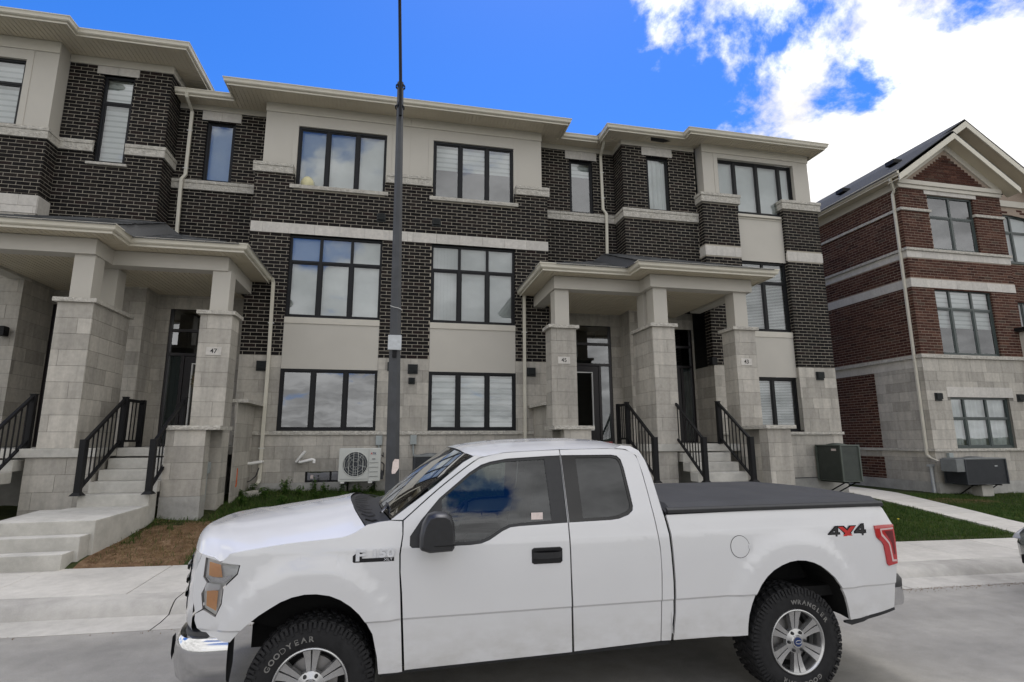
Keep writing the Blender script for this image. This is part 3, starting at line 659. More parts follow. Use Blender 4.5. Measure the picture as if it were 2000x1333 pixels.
# house 49
bricks(H49, YA, 'y', -7.87, X49, 6.0, 11.12, [(-7.14, -6.47, 8.40, 10.69), (-7.29, -6.385, 10.69, 10.90), (-7.87, -7.14, 8.65, 8.92), (-6.47, X49, 8.65, 8.92)], ph=-7.9, depth=.12)
bricks(H49, X49, 'x', YA, 15.2, 6.0, 11.12, [(YA, 15.2, 8.65, 8.92)], ph=YA, sgn=1)
band(H49, YA, -7.29, -6.385, 10.692, 10.898, .455, None, name='lintel'); sill(H49, -7.24, -6.40, YA, 8.398, .06)
window(H49, -7.14, -6.47, 8.40, 10.69, YA+.07, 1, 10.0, 'zebra')
for z0, z1, pr, nm in ((8.835, 8.918, .065, 'ledge_cap'), (8.653, 8.831, .05, 'ledge')):
    q = MB(); rockbox(q, -7.87, -7.14, YA-pr, YA+.03, z0, z1); q.build(nm, 'stone_rock', H49.o, fix=False); q = MB(); rockbox(q, -6.47, X49+pr, YA-pr, YA+.03, z0, z1); q.box(X49-.02, X49+pr, YA+.03, YR, z0, z1); q.build(nm, 'stone_rock', H49.o, fix=False)
    q = MB()
    for i in range(5): rockbox(q, -10.6+(2.73+pr)*i/5, -10.6+(2.73+pr)*(i+1)/5-.003, 13.0-pr, 13.08, z0, z1)
    q.box(-7.89, -7.87+pr, 13.08, YA-pr, z0, z1); q.build(nm, 'stone_rock', H49.o, fix=False)
b = MB(); b.box(-7.87, X49+.03, YA-.03, YA+.02, 10.902, 11.10); b.box(X49-.02, X49+.03, YA+.02, 15, 10.902, 11.10); b.build('frieze', 'trim', H49.o, bevel=.004)
bricks(H49, 13.0, 'y', -10.6, -7.85, 7.31, 8.66, ph=-10.7); bricks(H49, -7.85, 'x', 13.0, YA+.02, 7.31, 8.66, ph=13.0, sgn=1)
band(H49, 13.0, -10.6, -7.84, 7.06, 7.308, .6, None); band(H49, 13.0, -10.6, -7.84, 6.89, 7.055, .6, -10.3); band(H49, -7.84, 13.0, YA, 6.89, 7.308, .6, None, axis='x', sgn=1)
stones(H49.o, H49.swall, 13.0, 'y', -10.6, -7.85, [1.9]+ST[1:]+[4.256, 4.545, 4.834, 5.123, 5.412, 5.7, 6.0, 6.3, 6.6, 6.89], [(-10.4, -8.6, 4.9, 6.9)], ph=-10.5)
stones(H49.o, H49.swall, -7.85, 'x', 13.0, YR, [1.9]+ST[1:]+[4.256, 4.545, 4.834, 5.123, 5.412, 5.7, 6.0, 6.3, 6.6, 6.89], ph=13.1, sgn=1)
siding(H49, -10.6, -7.88, 8.90, 11.12, 13.02, [(-10.5, -8.5, 8.8, 10.57)], ret=.2); boards(H49, -10.6, -7.88, 0, 8.9, 13.02, [(-10.5, -8.5, 8.9, 10.57)], frz=(10.82, 11.10))
window(H49, -10.5, -8.5, 8.91, 10.57, 13.07, 3, 9.98, 'zebra')
# eaves: gutters, soffits, roofs
eave(H49, [(-10.8, 12.23), (-7.33, 12.23), (-7.33, 12.58), (-5.05, 12.58), (-5.05, 15.4)], None, 11.25)
soffit(H49, -10.8, -7.42, 12.32, 13.05, 11.11); soffit(H49, -7.90, -7.42, 13.05, 13.45, 11.108); soffit(H49, -7.43, -5.14, 12.67, 13.45, 11.105); soffit(H49, -5.70, -5.14, 13.45, 15.4, 11.105, axis='x')
eave(H47, [(X49+.02, 13.52), (-4.37, 13.52), (-4.37, 12.85), (XM, 12.85)], None, EZ); eave(H45, [(XM, 12.85), (4.46, 12.85), (4.46, 13.52), (5.47, 13.52)], None, EZ)
eave(H43, [(5.47, 13.60), (5.47, 12.84), (7.80, 12.84), (7.80, 12.54), (12.40, 12.54), (12.40, 22)], None, EZ)
soffit(H47, -4.28, XM, 12.94, 13.62, SOF); soffit(H45, XM, 4.37, 12.94, 13.62, SOF)
soffit(H47, X49, -4.285, 13.62, 14.1, SOF-.002); soffit(H47, -4.28, XA0+.2, 13.62, 14.1, SOF-.002); soffit(H45, 4.375, 5.56, 13.62, 14.1, SOF-.002); soffit(H45, XA1-.2, 4.37, 13.62, 14.1, SOF-.002)
soffit(H43, 5.56, 7.885, 12.93, 13.46, SOF-.003); soffit(H43, 5.56, X43+.02, 13.46, 14.1, SOF-.004, axis='x'); soffit(H43, 7.89, 12.31, 12.63, 13.16, SOF-.003); soffit(H43, 7.86, 8.56, 13.16, 13.46, SOF-.002); soffit(H43, 12.26, 12.31, 13.16, 22, SOF-.003, axis='x')
for H, x0, x1, y0, z in ((H49, -10.8, -7.36, 12.36, 11.20), (H49, -7.36, -5.75, 12.70, 11.20), (H47, X49+.05, -4.33, 13.64, 10.61), (H47, -4.33, XM, 12.97, 10.61), (H45, XM, 4.42, 12.97, 10.61), (H45, 4.42, 5.50, 13.64, 10.61), (H43, 5.50, 7.84, 12.96, 10.61), (H43, 7.84, 12.36, 12.66, 10.61)):
    b = MB(); b.add([(x0, y0, z), (x1, y0, z), (x1, 18.0, z+(18.0-y0)*.24), (x0, 18.0, z+(18.0-y0)*.24), (x1, 23, z), (x0, 23, z)], [(0, 1, 2, 3), (3, 2, 4, 5)]); b.build('roof', 'shingle', H.o)
# torn soffit strip at the right end
b = MB(); b.add([(6.9, 13.1, SOF-.005), (7.3, 13.08, SOF-.03), (7.55, 13.12, SOF-.05), (7.4, 13.3, SOF-.006), (7.0, 13.28, SOF-.006)], [(0, 1, 2, 3, 4)]); b.build('torn_soffit', 'frame_black', H43.o, fix=False)
# downspouts
def spout(H, pts, w=.075, d=.06, straps=(), elbow=None, mat='downspout'):
    b = MB(); b.sqtube(pts, w, d); o = b.build('downspout', mat, H.o, bevel=.006)
    for (x, y, z) in straps: q = MB(); q.box(x-w*.9, x+w*.9, y-d*.55, y-d*.5-.008, z-.012, z+.012); q.build('strap', 'white_paint', o)
    return o
spout(H47, [(-5.38, 13.58, 10.55), (-5.38, 13.62, 10.45), (-5.36, 13.97, 10.28), (-5.36, 13.97, 8.55), (-5.42, 13.93, 8.42), (-5.42, 13.93, 8.15), (-5.40, 13.95, 7.0)], straps=[(-5.36, 13.97, 9.75), (-5.36, 13.97, 8.72)])
spout(H45, [(5.66, 13.58, 10.55), (5.66, 13.62, 10.45), (5.70, 13.97, 10.28), (5.72, 13.97, 8.6), (5.80, 13.93, 8.46), (5.80, 13.93, 8.15), (5.78, 13.95, 7.0)], straps=[(5.71, 13.97, 9.75), (5.72, 13.97, 8.95)])
spout(H47, [(-2.985, 13.25, 5.80), (-2.97, 13.32, 5.70), (-2.95, 13.34, 3.9), (-2.95, 13.34, 1.15), (-2.96, 13.30, 1.08), (-3.0, 13.15, 1.0)], straps=[(-2.95, 13.34, 4.72), (-2.95, 13.34, 1.83)])
spout(H45, [(3.15, 13.25, 5.80), (3.17, 13.32, 5.70), (3.17, 13.34, 3.9), (3.17, 13.34, 1.0)], straps=[(3.17, 13.34, 4.72)])
# ---------------------------------------------------------------- porches
class Obj:                       # lets the wall helpers hang pieces on any thing
    def __init__(s, o): s.o = o
P1 = Obj(thing('porch', 'left stone porch with the steps up to number 47', 'porch', (-5.5, 12, .8)))
P2 = Obj(thing('porch', 'stone porch with steps behind the truck bed, numbers 45 and 43 on its columns', 'porch', (5.7, 12, .7)))
LZ = 1.885
def column(P, x0, x1, y0, y1, zb, plaque=None, posts=1, label=None):
    zt = 4.48; core = MB(); core.box(x0+.008, x1-.008, y0+.008, y1-.008, zb, zt); col = core.build('column', 'mortar_stone', P.o)
    if label: col['label'] = label
    zs = [zt-SB*i for i in range(40) if zt-SB*i > zb+.05]+[zb]; zs = zs[::-1]
    for k, (a, c) in enumerate(zip(zs[:-1], zs[1:])):
        h = c-a-.006; z = (a+c)/2; w_ = x1-x0
        cut = [.0, .22, .86, .62][k % 4]*w_ if k % 2 else 0
        parts = [(x0, x1)] if cut < .08 else [(x0, x0+cut), (x0+cut, x1)]
        for (l, r_) in parts: piece('stone', 'stone', ((l+r_)/2, y0+.02, z), (r_-l-.005, .04, h), col)
        d = y1-y0-.04; n = max(1, round(d/.55)); o2 = (.5 if k % 2 and n > 1 else 0)*d/n; cuts = [0]+[o2+i*d/n for i in range(0 if o2 else 1, n+1) if 0 < o2+i*d/n < d-.05]+[d]
        for l, r_ in zip(cuts[:-1], cuts[1:]):
            for sx, xx in ((-1, x0+.02), (1, x1-.02)): piece('stone', 'stone', (xx, y0+.04+(l+r_)/2, z), (.04, r_-l-.005, h), col)
    b = MB(); rockbox(b, x0-.06, x1+.06, y0-.06, y0+.02, zt, zt+.075); b.box(x0-.06, x1+.06, y0+.02, y1+.06, zt, zt+.074); b.build('column_cap', 'stone_rock', col, fix=False)
    cx = (x0+x1)/2
    for i in range(posts):
        ya = y0+.08 if i == 0 else y1-.42; b = MB(); b.box(cx-.17, cx+.17, ya, ya+.34, zt+.076, 5.42); b.build('post', 'siding', P.o, bevel=.006)
    if plaque:
        num, px_, pz = plaque; q = MB(); q.box(px_-.14, px_+.14, y0-.014, y0+.01, pz-.08, pz+.08); pq = q.build('number_plate', 'stone_smooth', P.o, bevel=.003)
        text('digits', num, .125, (px_, y0-.0145, pz), FRONT, 'frame_black', pq, .001, bold=.002)
    return col
def pedestal(P, x0, x1, y0, y1, zb, capx, capy):
    zt = 2.20; core = MB(); core.box(x0+.008, x1-.008, y0+.008, y1-.008, zb-.3, zt); col = core.build('pedestal', 'mortar_stone', P.o)
    zs = [zt-SB*i for i in range(8) if zt-SB*i > zb+.25]; base = zs[-1]; zs = zs[::-1]
    for k, (a, c) in enumerate(zip(zs[:-1], zs[1:])):
        z = (a+c)/2; h = c-a-.006; cut = .13 if k % 2 else 0
        for (l, r_) in ([(x0, x0+cut), (x0+cut, x1)] if cut else [(x0, x1)]): piece('stone', 'stone', ((l+r_)/2, y0+.02, z), (r_-l-.005, .04, h), col)
        for xx in (x0+.02, x1-.02): piece('stone', 'stone', (xx, (y0+y1)/2+.02, z), (.04, y1-y0-.045, h), col)
    b = MB(); b.box(x0-.004, x1+.004, y0-.004, y1, zb-.3, base-.003); b.build('footing', 'parge', col)
    b = MB(); rockbox(b, capx[0], capx[1], capy[0], capy[0]+.08, zt, zt+.075); b.box(capx[0], capx[1], capy[0]+.08, capy[1], zt, zt+.074); b.build('pedestal_cap', 'stone_rock', col, fix=False)
def stairs(P, x0, x1, y0, n=5, rise=.187, tread=.28, zb=.5, name='step'):
    for k in range(1, n+1):
        b = MB(); ya = y0-k*tread; b.box(x0, x1, ya, ya+tread+.02, LZ-(k+1)*rise if k < n else zb, LZ-k*rise); b.build(name, 'concrete_step', P.o, bevel=.012)
def railing(P, x, y0, y1, z0, z1, top_len=.0, n=9, label=None):
    """sloped guard from the upper post (y0,z0 = landing) down to the lower post (y1,z1 = tread)"""
    r_ = thing('railing', label, 'railing', (x, (y0+y1)/2, z1)) if label else None
    H_ = .90; b = MB(); b.box(x-.042, x+.042, y0-.042, y0+.042, z0, z0+H_+.03); b.box(x-.05, x+.05, y0-.05, y0+.05, z0+H_+.03, z0+H_+.045); up = b.build('post', 'black_metal', r_, bevel=.004)
    b = MB(); b.box(x-.045, x+.045, y1-.045, y1+.045, z1, z1+H_); b.add([(x-.085, y1-.085, z1), (x+.085, y1-.085, z1), (x+.085, y1+.085, z1), (x-.085, y1+.085, z1), (x-.05, y1-.05, z1+.05), (x+.05, y1-.05, z1+.05), (x+.05, y1+.05, z1+.05), (x-.05, y1+.05, z1+.05)], [(3,2,1,0),(0,1,5,4),(1,2,6,5),(2,3,7,6),(3,0,4,7)]); b.build('post', 'black_metal', r_, bevel=.004)
    for (h0, hh, nm) in ((.86, .055, 'handrail'), (.10, .04, 'bottom_rail')):
        b = MB(); b.add([(x-.025, y0-.04, z0+h0), (x+.025, y0-.04, z0+h0), (x+.025, y1+.04, z1+h0-.02), (x-.025, y1+.04, z1+h0-.02), (x-.025, y0-.04, z0+h0+hh), (x+.025, y0-.04, z0+h0+hh), (x+.025, y1+.04, z1+h0+hh-.02), (x-.025, y1+.04, z1+h0+hh-.02)], [(3,2,1,0),(4,5,6,7),(0,1,5,4),(1,2,6,5),(2,3,7,6),(3,0,4,7)]); b.build(nm, 'black_metal', r_)
    for i in range(1, n+1):
        t = i/(n+1); y = y0+(y1-y0)*t; z = z0+(z1-z0)*t; piece('baluster', 'black_metal', (x, y, z+.49), (.018, .018, .76), r_)
    if top_len:
        b = MB(); yb = y0+top_len; b.box(x-.042, x+.042, yb-.042, yb+.042, z0, z0+H_+.03); b.build('post', 'black_metal', r_, bevel=.004)
        for h0, hh, nm in ((.86, .055, 'handrail'), (.10, .04, 'bottom_rail')): b = MB(); b.box(x-.025, x+.025, y0+.043, yb-.043, z0+h0, z0+h0+hh); b.build(nm, 'black_metal', r_)
        for i in range(1, 5): piece('baluster', 'black_metal', (x, y0+top_len*i/5, z0+.49), (.018, .018, .76), r_)
def landing(P, x0, x1, y0, y1, sx0, sx1, zb):
    """concrete slab on a stone base"""
    b = MB(); b.box(x0, x1, y0, y1, LZ-.15, LZ); b.build('landing', 'concrete_step', P.o, bevel=.01)
    mb = MB(); zs = [LZ-.15-SB*i for i in range(6) if LZ-.15-SB*i > zb]+[zb]; stones(P.o, mb, y0+.05, 'y', sx0, sx1, zs[::-1], length=.62)
    for x, sg in ((sx0, -1), (sx1, 1)): stones(P.o, mb, x, 'x', y0+.05, y0+.6, zs[::-1], sgn=sg)
    mb.build('stone_backing', 'mortar_stone', P.o, fix=False)
def shingle_face(mb, fn, x0, x1, s0, s1, tab=.30, course=.14):
    """tabs laid in courses; fn(u, s) -> point on the roof plane or None outside; u along the eave, s up the slope"""
    k = 0; s = s0
    while s < s1:
        u = x0-(.15 if k % 2 else 0)-.08*rng.random()
        while u < x1:
            w_ = tab*(.55+.8*rng.random()); a, c = max(u, x0), min(u+w_, x1); u += w_
            if c-a < .03: continue
            q = [fn(a+.002, s-.01), fn(c-.002, s-.01), fn(c-.002, s+course+.02), fn(a+.002, s+course+.02)]
            if any(p is None for p in q): continue
            mb.add([Vector(q[0])+Vector((0, 0, .020)), Vector(q[1])+Vector((0, 0, .020)), Vector(q[2])+Vector((0, 0, .004)), Vector(q[3])+Vector((0, 0, .004)), Vector(q[0]), Vector(q[1])], [(0, 1, 2, 3), (4, 5, 1, 0)])
        s += course; k += 1
def porch_roof(P, sgn, xe, xj, xo, yb, yf, ywalls):
    """xe: eave end beside the double bay, xj: jog, xo: outer end; yb: rear front-eave, yf: forward front-eave"""
    ZE, SL = 5.82, .42
    L_, Rr = (xe, xo) if sgn > 0 else (xo, xe)
    def dist(x, y):
        fr = y-(yf if (x-xj)*sgn >= -1e-6 else yb); fr2 = max(fr, y-yf-.0) if False else fr
        return min(fr, x-L_, Rr-x)
    b = MB()
    nx_, ny_ = 60, 34; xs_ = np.linspace(L_+.02, Rr-.02, nx_); 
    P_ = []
    for j in range(ny_):
        row = []
        for x in xs_:
            y0_ = (yf if (x-xj)*sgn > 0 else yb)+.02; y = y0_+(14.04-y0_)*j/(ny_-1); row.append((x, y, ZE+SL*max(0, min(y-y0_, x-L_, Rr-x))))
        P_.append(row)
    b.grid(P_); rf = b.build('roof', 'shingle', P.o, fix=False)
    mb = MB()
    for (a, c, y0_) in ((min(xj, xe), max(xj, xe), yb), (min(xj, xo), max(xj, xo), yf)):
        def fn(u, s, y0_=y0_):
            y = y0_+.0+s
            if y > 14.04 or s > u-L_+.1 or s > Rr-u+.1: return None
            return (u, y, ZE+.004+SL*s)
        shingle_face(mb, fn, a, c, 0.0, 3.6)
    for xx, d in ((L_, 1), (Rr, -1)):
        y0_ = yf if (xx == xo) else yb
        def fn(u, s, xx=xx, d=d, y0_=y0_):
            if s > u-y0_+.1 or u > 14.0: return None
            return (xx+d*s, u, ZE+.004+SL*s)
        shingle_face(mb, fn, y0_, 14.0, 0.0, 2.6)
    tag(mb.build('shingles', 'shingle', rf, fix=False), kind='stuff')
def porch(P, sgn, xe, xj, xo, yb, yf):
    path = [(xe, 13.39), (xe, yb), (xj, yb), (xj, yf), (xo, yf), (xo, 13.0)]
    if sgn < 0: path = path[::-1]
    eave(P, path, None, 5.85); porch_roof(P, sgn, xe, xj, xo, yb, yf, None); s = sgn
    zs = 5.71; e = .09
    soffit(P, min(xe+s*e, xj+s*.1), max(xe+s*e, xj+s*.1), yb+e, yb+.60, zs); soffit(P, min(xj+s*.1, xo-s*e), max(xj+s*.1, xo-s*e), yf+e, yf+.60, zs)
    soffit(P, min(xe+s*e, xe+s*.55), max(xe+s*e, xe+s*.55), yb+.60, 13.38, zs-.001, axis='x'); soffit(P, min(xo-s*.55, xo-s*e), max(xo-s*.55, xo-s*e), yf+.60, 13.1, zs-.001, axis='x')
    soffit(P, min(xj+s*e, xj+s*.60), max(xj+s*e, xj+s*.60), yf+.55, yb+.7, zs-.002, axis='x')
    # beams
    xb0, xb1, xbj = xe+s*.46, xo-s*.43, xj+s*.50; yB, yF = yb+.48, yf+.47; t = .30; z0, z1 = 5.405, 5.70
    segs = [(xb0, yB, xbj, yB+t), (xbj-s*.0, yF, xb1, yF+t), (xb0, yB+t, xb0+s*t, 13.38), (xb1-s*t, yF+t, xb1, 13.2), (xbj, yF+t, xbj+s*t, yB+t)]
    for (a, c, d, f) in segs: b = MB(); b.box(a, d, c, f, z0, z1); b.build('beam', 'siding', P.o, bevel=.004)
    soffit(P, min(xb0+s*t, xb1-s*t), max(xb0+s*t, xb1-s*t), yB+t, 14.04, 5.46, name='ceiling'); soffit(P, min(xbj+s*t, xb1-s*t), max(xbj+s*t, xb1-s*t), yF+t, yB+t, 5.461, name='ceiling')
porch(P1, -1, -2.99, -5.03, -8.55, 11.06, 10.43); porch(P2, 1, 2.98, 5.05, 8.58, 11.0, 10.45)
column(P1, -3.865, -3.276, 11.5, 11.98, .5, ('47', -3.562, 3.741)); column(P1, -6.017, -5.44, 10.9, 12.26, LZ, None, 2)
column(P1, -8.1, -7.52, 10.9, 11.4, .5)
column(P2, 3.35, 3.945, 11.5, 11.95, .5, ('45', 3.643, 3.743)); column(P2, 5.545, 6.086, 10.93, 11.95, LZ, None, 2); column(P2, 7.60, 8.146, 10.93, 11.43, .4, ('43', 7.846, 3.733))
pedestal(P1, -3.99, -3.345, 10.79, 11.06, .70, (-4.03, -3.10), (10.74, 11.50)); pedestal(P2, 3.39, 3.98, 10.79, 11.06, .60, (3.17, 4.04), (10.74, 11.50)); pedestal(P2, 7.60, 8.16, 10.08, 10.35, .45, (7.54, 8.26), (10.02, 10.93))
landing(P1, -6.2, -5.06, 10.80, 12.6, -6.12, -5.10, .55); landing(P2, 5.22, 5.98, 10.80, 12.6, 5.26, 5.94, .45)
for P, x0, x1, y in ((P1, -5.055, -3.87, 11.52), (P1, -7.6, -6.205, 11.0), (P2, 3.95, 5.215, 11.52), (P2, 5.985, 7.6, 11.0)):
    b = MB(); b.box(x0, x1, y, 14.04, LZ-.16, LZ-.002); b.build('landing', 'concrete_step', P.o, bevel=.01)
for P, x0, x1 in ((P1, -8.0, -3.3), (P2, 3.4, 8.1)):
    b = MB(); b.box(x0, x1, 12.6, 14.04, LZ-.17, LZ-.006); b.build('porch_floor', 'concrete_step', P.o); b = MB(); b.box(x0+.2, x1-.2, 11.9, 14.0, .5, LZ-.18); b.build('porch_base', 'parge', P.o)
stairs(P1, -5.05, -3.995, 11.52, 4); stairs(P1, -7.4, -6.21, 11.0, 6, zb=.4); stairs(P2, 4.05, 5.2, 11.52, 6, zb=.4); stairs(P2, 5.99, 7.12, 11.0, 6, zb=.3)
b = MB(); b.box(-5.12, -3.99, 10.12, 10.42, .6, LZ-5*.187); b.build('step', 'concrete_step', P1.o, bevel=.012)
railing(P1, -5.02, 11.55, 10.32, LZ, LZ-4*.187, .75, 8, 'black railing on the left of the steps to number 47'); railing(P1, -3.985, 11.48, 10.32, LZ, LZ-4*.187, 0, 8, 'black railing at the right of the steps to number 47, by the low stone pillar')
railing(P1, -6.24, 11.05, 9.75, LZ, LZ-5*.187, 0, 9, 'black railing at the left edge of the picture')
railing(P2, 5.13, 11.55, 10.25, LZ, LZ-4*.187, .5, 8, 'black railing of the steps to number 45, behind the truck cab'); railing(P2, 6.02, 11.0, 9.92, LZ, LZ-4*.187, 0, 9, 'black railing between the two flights behind the truck bed, under the middle column'); railing(P2, 7.08, 11.0, 9.92, LZ, LZ-4*.187, 0, 8, 'black railing beside the low stone pillar behind the truck bed')
for P, x0, x1 in ((P1, -3.3, -2.98), (P2, 3.27, 3.52)):
    b = MB(); rockbox(b, x0, x1, 12.0, 12.06, 2.77, 2.84); b.box(x0, x1, 12.06, 13.4, 2.77, 2.839); b.build('wing_wall_cap', 'stone_rock', P.o, fix=False)
    mb = MB(); stones(P.o, mb, (x0-.0 if P is P1 else x1)+(.12 if P is P1 else -.12), 'x', 12.02, 13.4, [.6, .9, 1.19, 1.48, 1.77, 2.06, 2.35, 2.77], sgn=1 if P is P1 else -1); mb.build('stone_backing', 'mortar_stone', P.o, fix=False)
# front walk of number 47: slab and two steps down to the sidewalk
WK = thing('front_walk', 'pale concrete walk and steps from the sidewalk to number 47', 'walkway', (-4.8, 9.4, .3))
b = MB(); b.add([(-5.42, 9.04, .905), (-4.12, 9.04, .905), (-3.985, 10.14, .948), (-5.42, 10.14, .948), (-5.42, 9.04, .4), (-4.12, 9.04, .4), (-3.985, 10.14, .5), (-5.42, 10.14, .5)], [(0,1,2,3),(7,6,5,4),(0,4,5,1),(1,5,6,2),(2,6,7,3),(3,7,4,0)]); b.build('slab', 'concrete_step', WK, bevel=.012)
for x1, y0, y1, z in ((-4.17, 8.79, 9.05, .728), (-4.23, 8.53, 8.80, .55)):
    b = MB(); b.box(-5.45, x1, y0, y1, .1, z); b.build('step', 'concrete_step', WK, bevel=.012)

# ---------------------------------------------------------------- doors and the porch walls behind the columns
def door(H, x0, x1, flip, wreath=False, light=True, z0=LZ, zt=5.20):
    y = YR+.02; fr = .055; b = MB(); t1, t2 = 4.03, 4.61
    b.box(x0, x1, y, y+.1, zt-fr, zt); b.box(x0, x0+fr, y, y+.1, z0, zt-fr); b.box(x1-fr, x1, y, y+.1, z0, zt-fr)
    for z in (t1, t2): b.box(x0+fr, x1-fr, y+.004, y+.096, z-.035, z+.035)
    sw = .30; xs = (x0+fr+sw) if flip else (x1-fr-sw); b.box(xs-.035, xs+.035, y+.006, y+.094, z0, t1-.035); b.box(x0+fr, x1-fr, y+.008, y+.09, z0, z0+.05)
    f = b.build('door_frame', 'door_black', H.o, bevel=.004)
    sx = (x0+fr, xs-.035) if flip else (xs+.035, x1-fr); dx = (xs+.035, x1-fr) if flip else (x0+fr, xs-.035)
    for (a, c, p, q) in ((x0+fr, x1-fr, t2+.035, zt-fr), (x0+fr, x1-fr, t1+.035, t2-.035), (sx[0], sx[1], z0+.05, t1-.035)):
        g = MB(); g.add([(a, y+.05, p), (c, y+.05, p), (c, y+.05, q), (a, y+.05, q)], [(0, 1, 2, 3)]); g.build('pane', 'glass_dark', f, fix=False)
    i = MB(); d = 1.2; i.add([(x0, y+.1, z0), (x1, y+.1, z0), (x1, y+.1, zt), (x0, y+.1, zt), (x0, y+d, z0), (x1, y+d, z0), (x1, y+d, zt), (x0, y+d, zt)], [(0,1,5,4),(1,2,6,5),(2,3,7,6),(3,0,4,7),(4,5,6,7)]); i.build('interior', 'interior', f, fix=False)
    sc_ = MB(); sc_.grid([[(sx[0]+(sx[1]-sx[0])*k/8, y+.09+.012*math.sin(k*2.1), z) for k in range(9)] for z in (z0+.05, t1-.04)]); sc_.build('curtain', 'blind_grey', f, fix=False)
    a, c = dx[0]+.01, dx[1]-.01; p, q = z0+.06, t1-.045; b = MB(); gx0, gx1, gz0, gz1 = a+.16, c-.16, p+.28, q-.16
    for (l, r_, u, v) in ((a, gx0, p, q), (gx1, c, p, q), (gx0, gx1, p, gz0), (gx0, gx1, gz1, q)): b.box(l, r_, y+.03, y+.075, u, v)
    dr = b.build('door', 'door_black', H.o)
    b = MB(); w_ = .028
    for (l, r_, u, v) in ((gx0, gx1, gz0, gz0+w_), (gx0, gx1, gz1-w_, gz1), (gx0, gx0+w_, gz0+w_, gz1-w_), (gx1-w_, gx1, gz0+w_, gz1-w_)): b.box(l, r_, y+.018, y+.05, u, v)
    b.build('glazing_bead', 'white_paint', dr)
    g = MB(); g.add([(gx0, y+.045, gz0), (gx1, y+.045, gz0), (gx1, y+.045, gz1), (gx0, y+.045, gz1)], [(0, 1, 2, 3)]); g.build('pane', 'glass_dark', dr, fix=False)
    hx = (a+.07) if not flip else (c-.07); b = MB(); b.box(hx-.022, hx+.022, y+.005, y+.03, 2.85, 3.12); b.tube([(hx, y+.01, 2.92), (hx, y-.05, 2.92), (hx+(.11 if hx < (a+c)/2 else -.11), y-.05, 2.92)], .011, 8); b.build('door_handle', 'galv', dr, smooth=40)
    return dr, (a+c)/2, y
D47 = door(H47, -5.38, -3.98, True); D45 = door(H45, 4.42, 5.85, False); D43 = door(H43, 6.92, 8.36, False); D49 = door(H49, -7.84, -6.46, True)
UP = [1.885]+ST[1:]+[4.256, 4.545, 4.834, 5.123, 5.412, 5.6]
stones(H47.o, H47.swall, YR, 'y', X49, XA0, UP, [(-5.38, -3.98, 1.8, 5.20)], ph=X49+.2); stones(H45.o, H45.swall, YR, 'y', XA1, X43, UP, [(4.42, 5.85, 1.8, 5.20)], ph=XA1)
stones(H49.o, H49.swall, YR, 'y', -7.85, X49, UP, [(-7.84, -6.46, 1.8, 5.20)], ph=-6.4); stones(H43.o, H43.swall, YR, 'y', X43, 8.42, UP, [(6.92, 8.36, 1.8, 5.20)], ph=X43)
stones(H49.o, H49.swall, YA, 'y', -6.35, X49, UP, ph=-6.3); stones(H49.o, H49.swall, X49, 'x', YA, YR, UP, ph=YA, sgn=1); stones(H49.o, H49.swall, -6.35, 'x', YA, YR, UP, ph=YA, sgn=-1)
stones(H43.o, H43.swall, YA, 'y', X43, 6.80, UP, ph=X43); stones(H43.o, H43.swall, X43, 'x', YA, YR, UP, ph=YA, sgn=-1); stones(H43.o, H43.swall, 6.80, 'x', YA, YR, UP, ph=YA, sgn=1)
for H, x0, x1 in ((H49, -10.5, X49-.1), (H47, X49+.1, XM-.005), (H45, XM+.005, X43-.1), (H43, X43+.1, 12.15)):
    b = MB(); b.box(x0, x1, 15.45, 15.6, .5, 10.4); b.build('sky_blocker', 'interior', H.o)  # unseen dark slab added behind the rooms to stop sky showing through gaps
for H in (H49, H47, H45, H43): H.finish()
# wall lamps beside the doors
def lamp(x, y, z, label, side=0):
    o = thing('wall_lamp', label, 'lamp', (x, y, z)); b = MB(); b.box(x-.05, x+.05, y-.03, y, z-.09, z+.09); b.build('back_plate', 'black_metal', o, bevel=.004)
    b = MB(); b.box(x-.075, x+.075, y-.20, y-.05, z-.10, z+.10); b.box(x-.03, x+.03, y-.06, y-.028, z-.02, z+.04); b.build('lamp_body', 'black_metal', o, bevel=.006)
lamp(-8.02, 13.0, 4.25, 'black box wall lamp on the stone at the far left'); lamp(8.33, 13.12, 4.05, 'black box wall lamp between number 43 door and the brick pier')
# ---------------------------------------------------------------- pickup truck
def paint(name, c, rough=.28, coat=.6):
    m = MT(name, rough, .5); n = m.noise(2.2, 5); cc = m.ramp(n, [(.3, tuple(x*.97 for x in c)), (.7, c)])
    sp = m.n('ShaderNodeSeparateXYZ'); m.l(m.pos(), sp.inputs[0])       # road film thrown up along the sills
    d = m.n('ShaderNodeMapRange'); m.l(sp.outputs[2], d.inputs[0]); d.inputs[1].default_value = .85; d.inputs[2].default_value = .42; d.inputs[3].default_value = 0; d.inputs[4].default_value = .5
    dirt = m.math('MULTIPLY', d.outputs[0], m.ramp(m.noise(5, 6, (1, 1, 2.0), .65), [(.35, (0, 0, 0)), (.7, (1, 1, 1))]))
    cc = m.mix(dirt, cc, (.36, .34, .30)); m.col(cc); m.b.inputs['Coat Weight'].default_value = coat; m.b.inputs['Coat Roughness'].default_value = .06
paint('truck_white', (.64, .64, .645), .22, .75)
plain('truck_black', (.014, .0145, .016), .42, .5, var=.2, scale=30); plain('truck_gloss', (.008, .008, .009), .12, .5, var=.05)
plain('liner', (.012, .012, .012), .8, .2); plain('chrome', (.62, .62, .62), .12, .5, metal=1.0, var=.05); plain('alloy', (.50, .50, .50), .26, .5, metal=.85, var=.08, scale=25)
plain('tyre', (.016, .016, .017), .8, .3, var=.25, scale=18, bump=.2); plain('tyre_letter', (.20, .195, .185), .7, .3, var=.1)
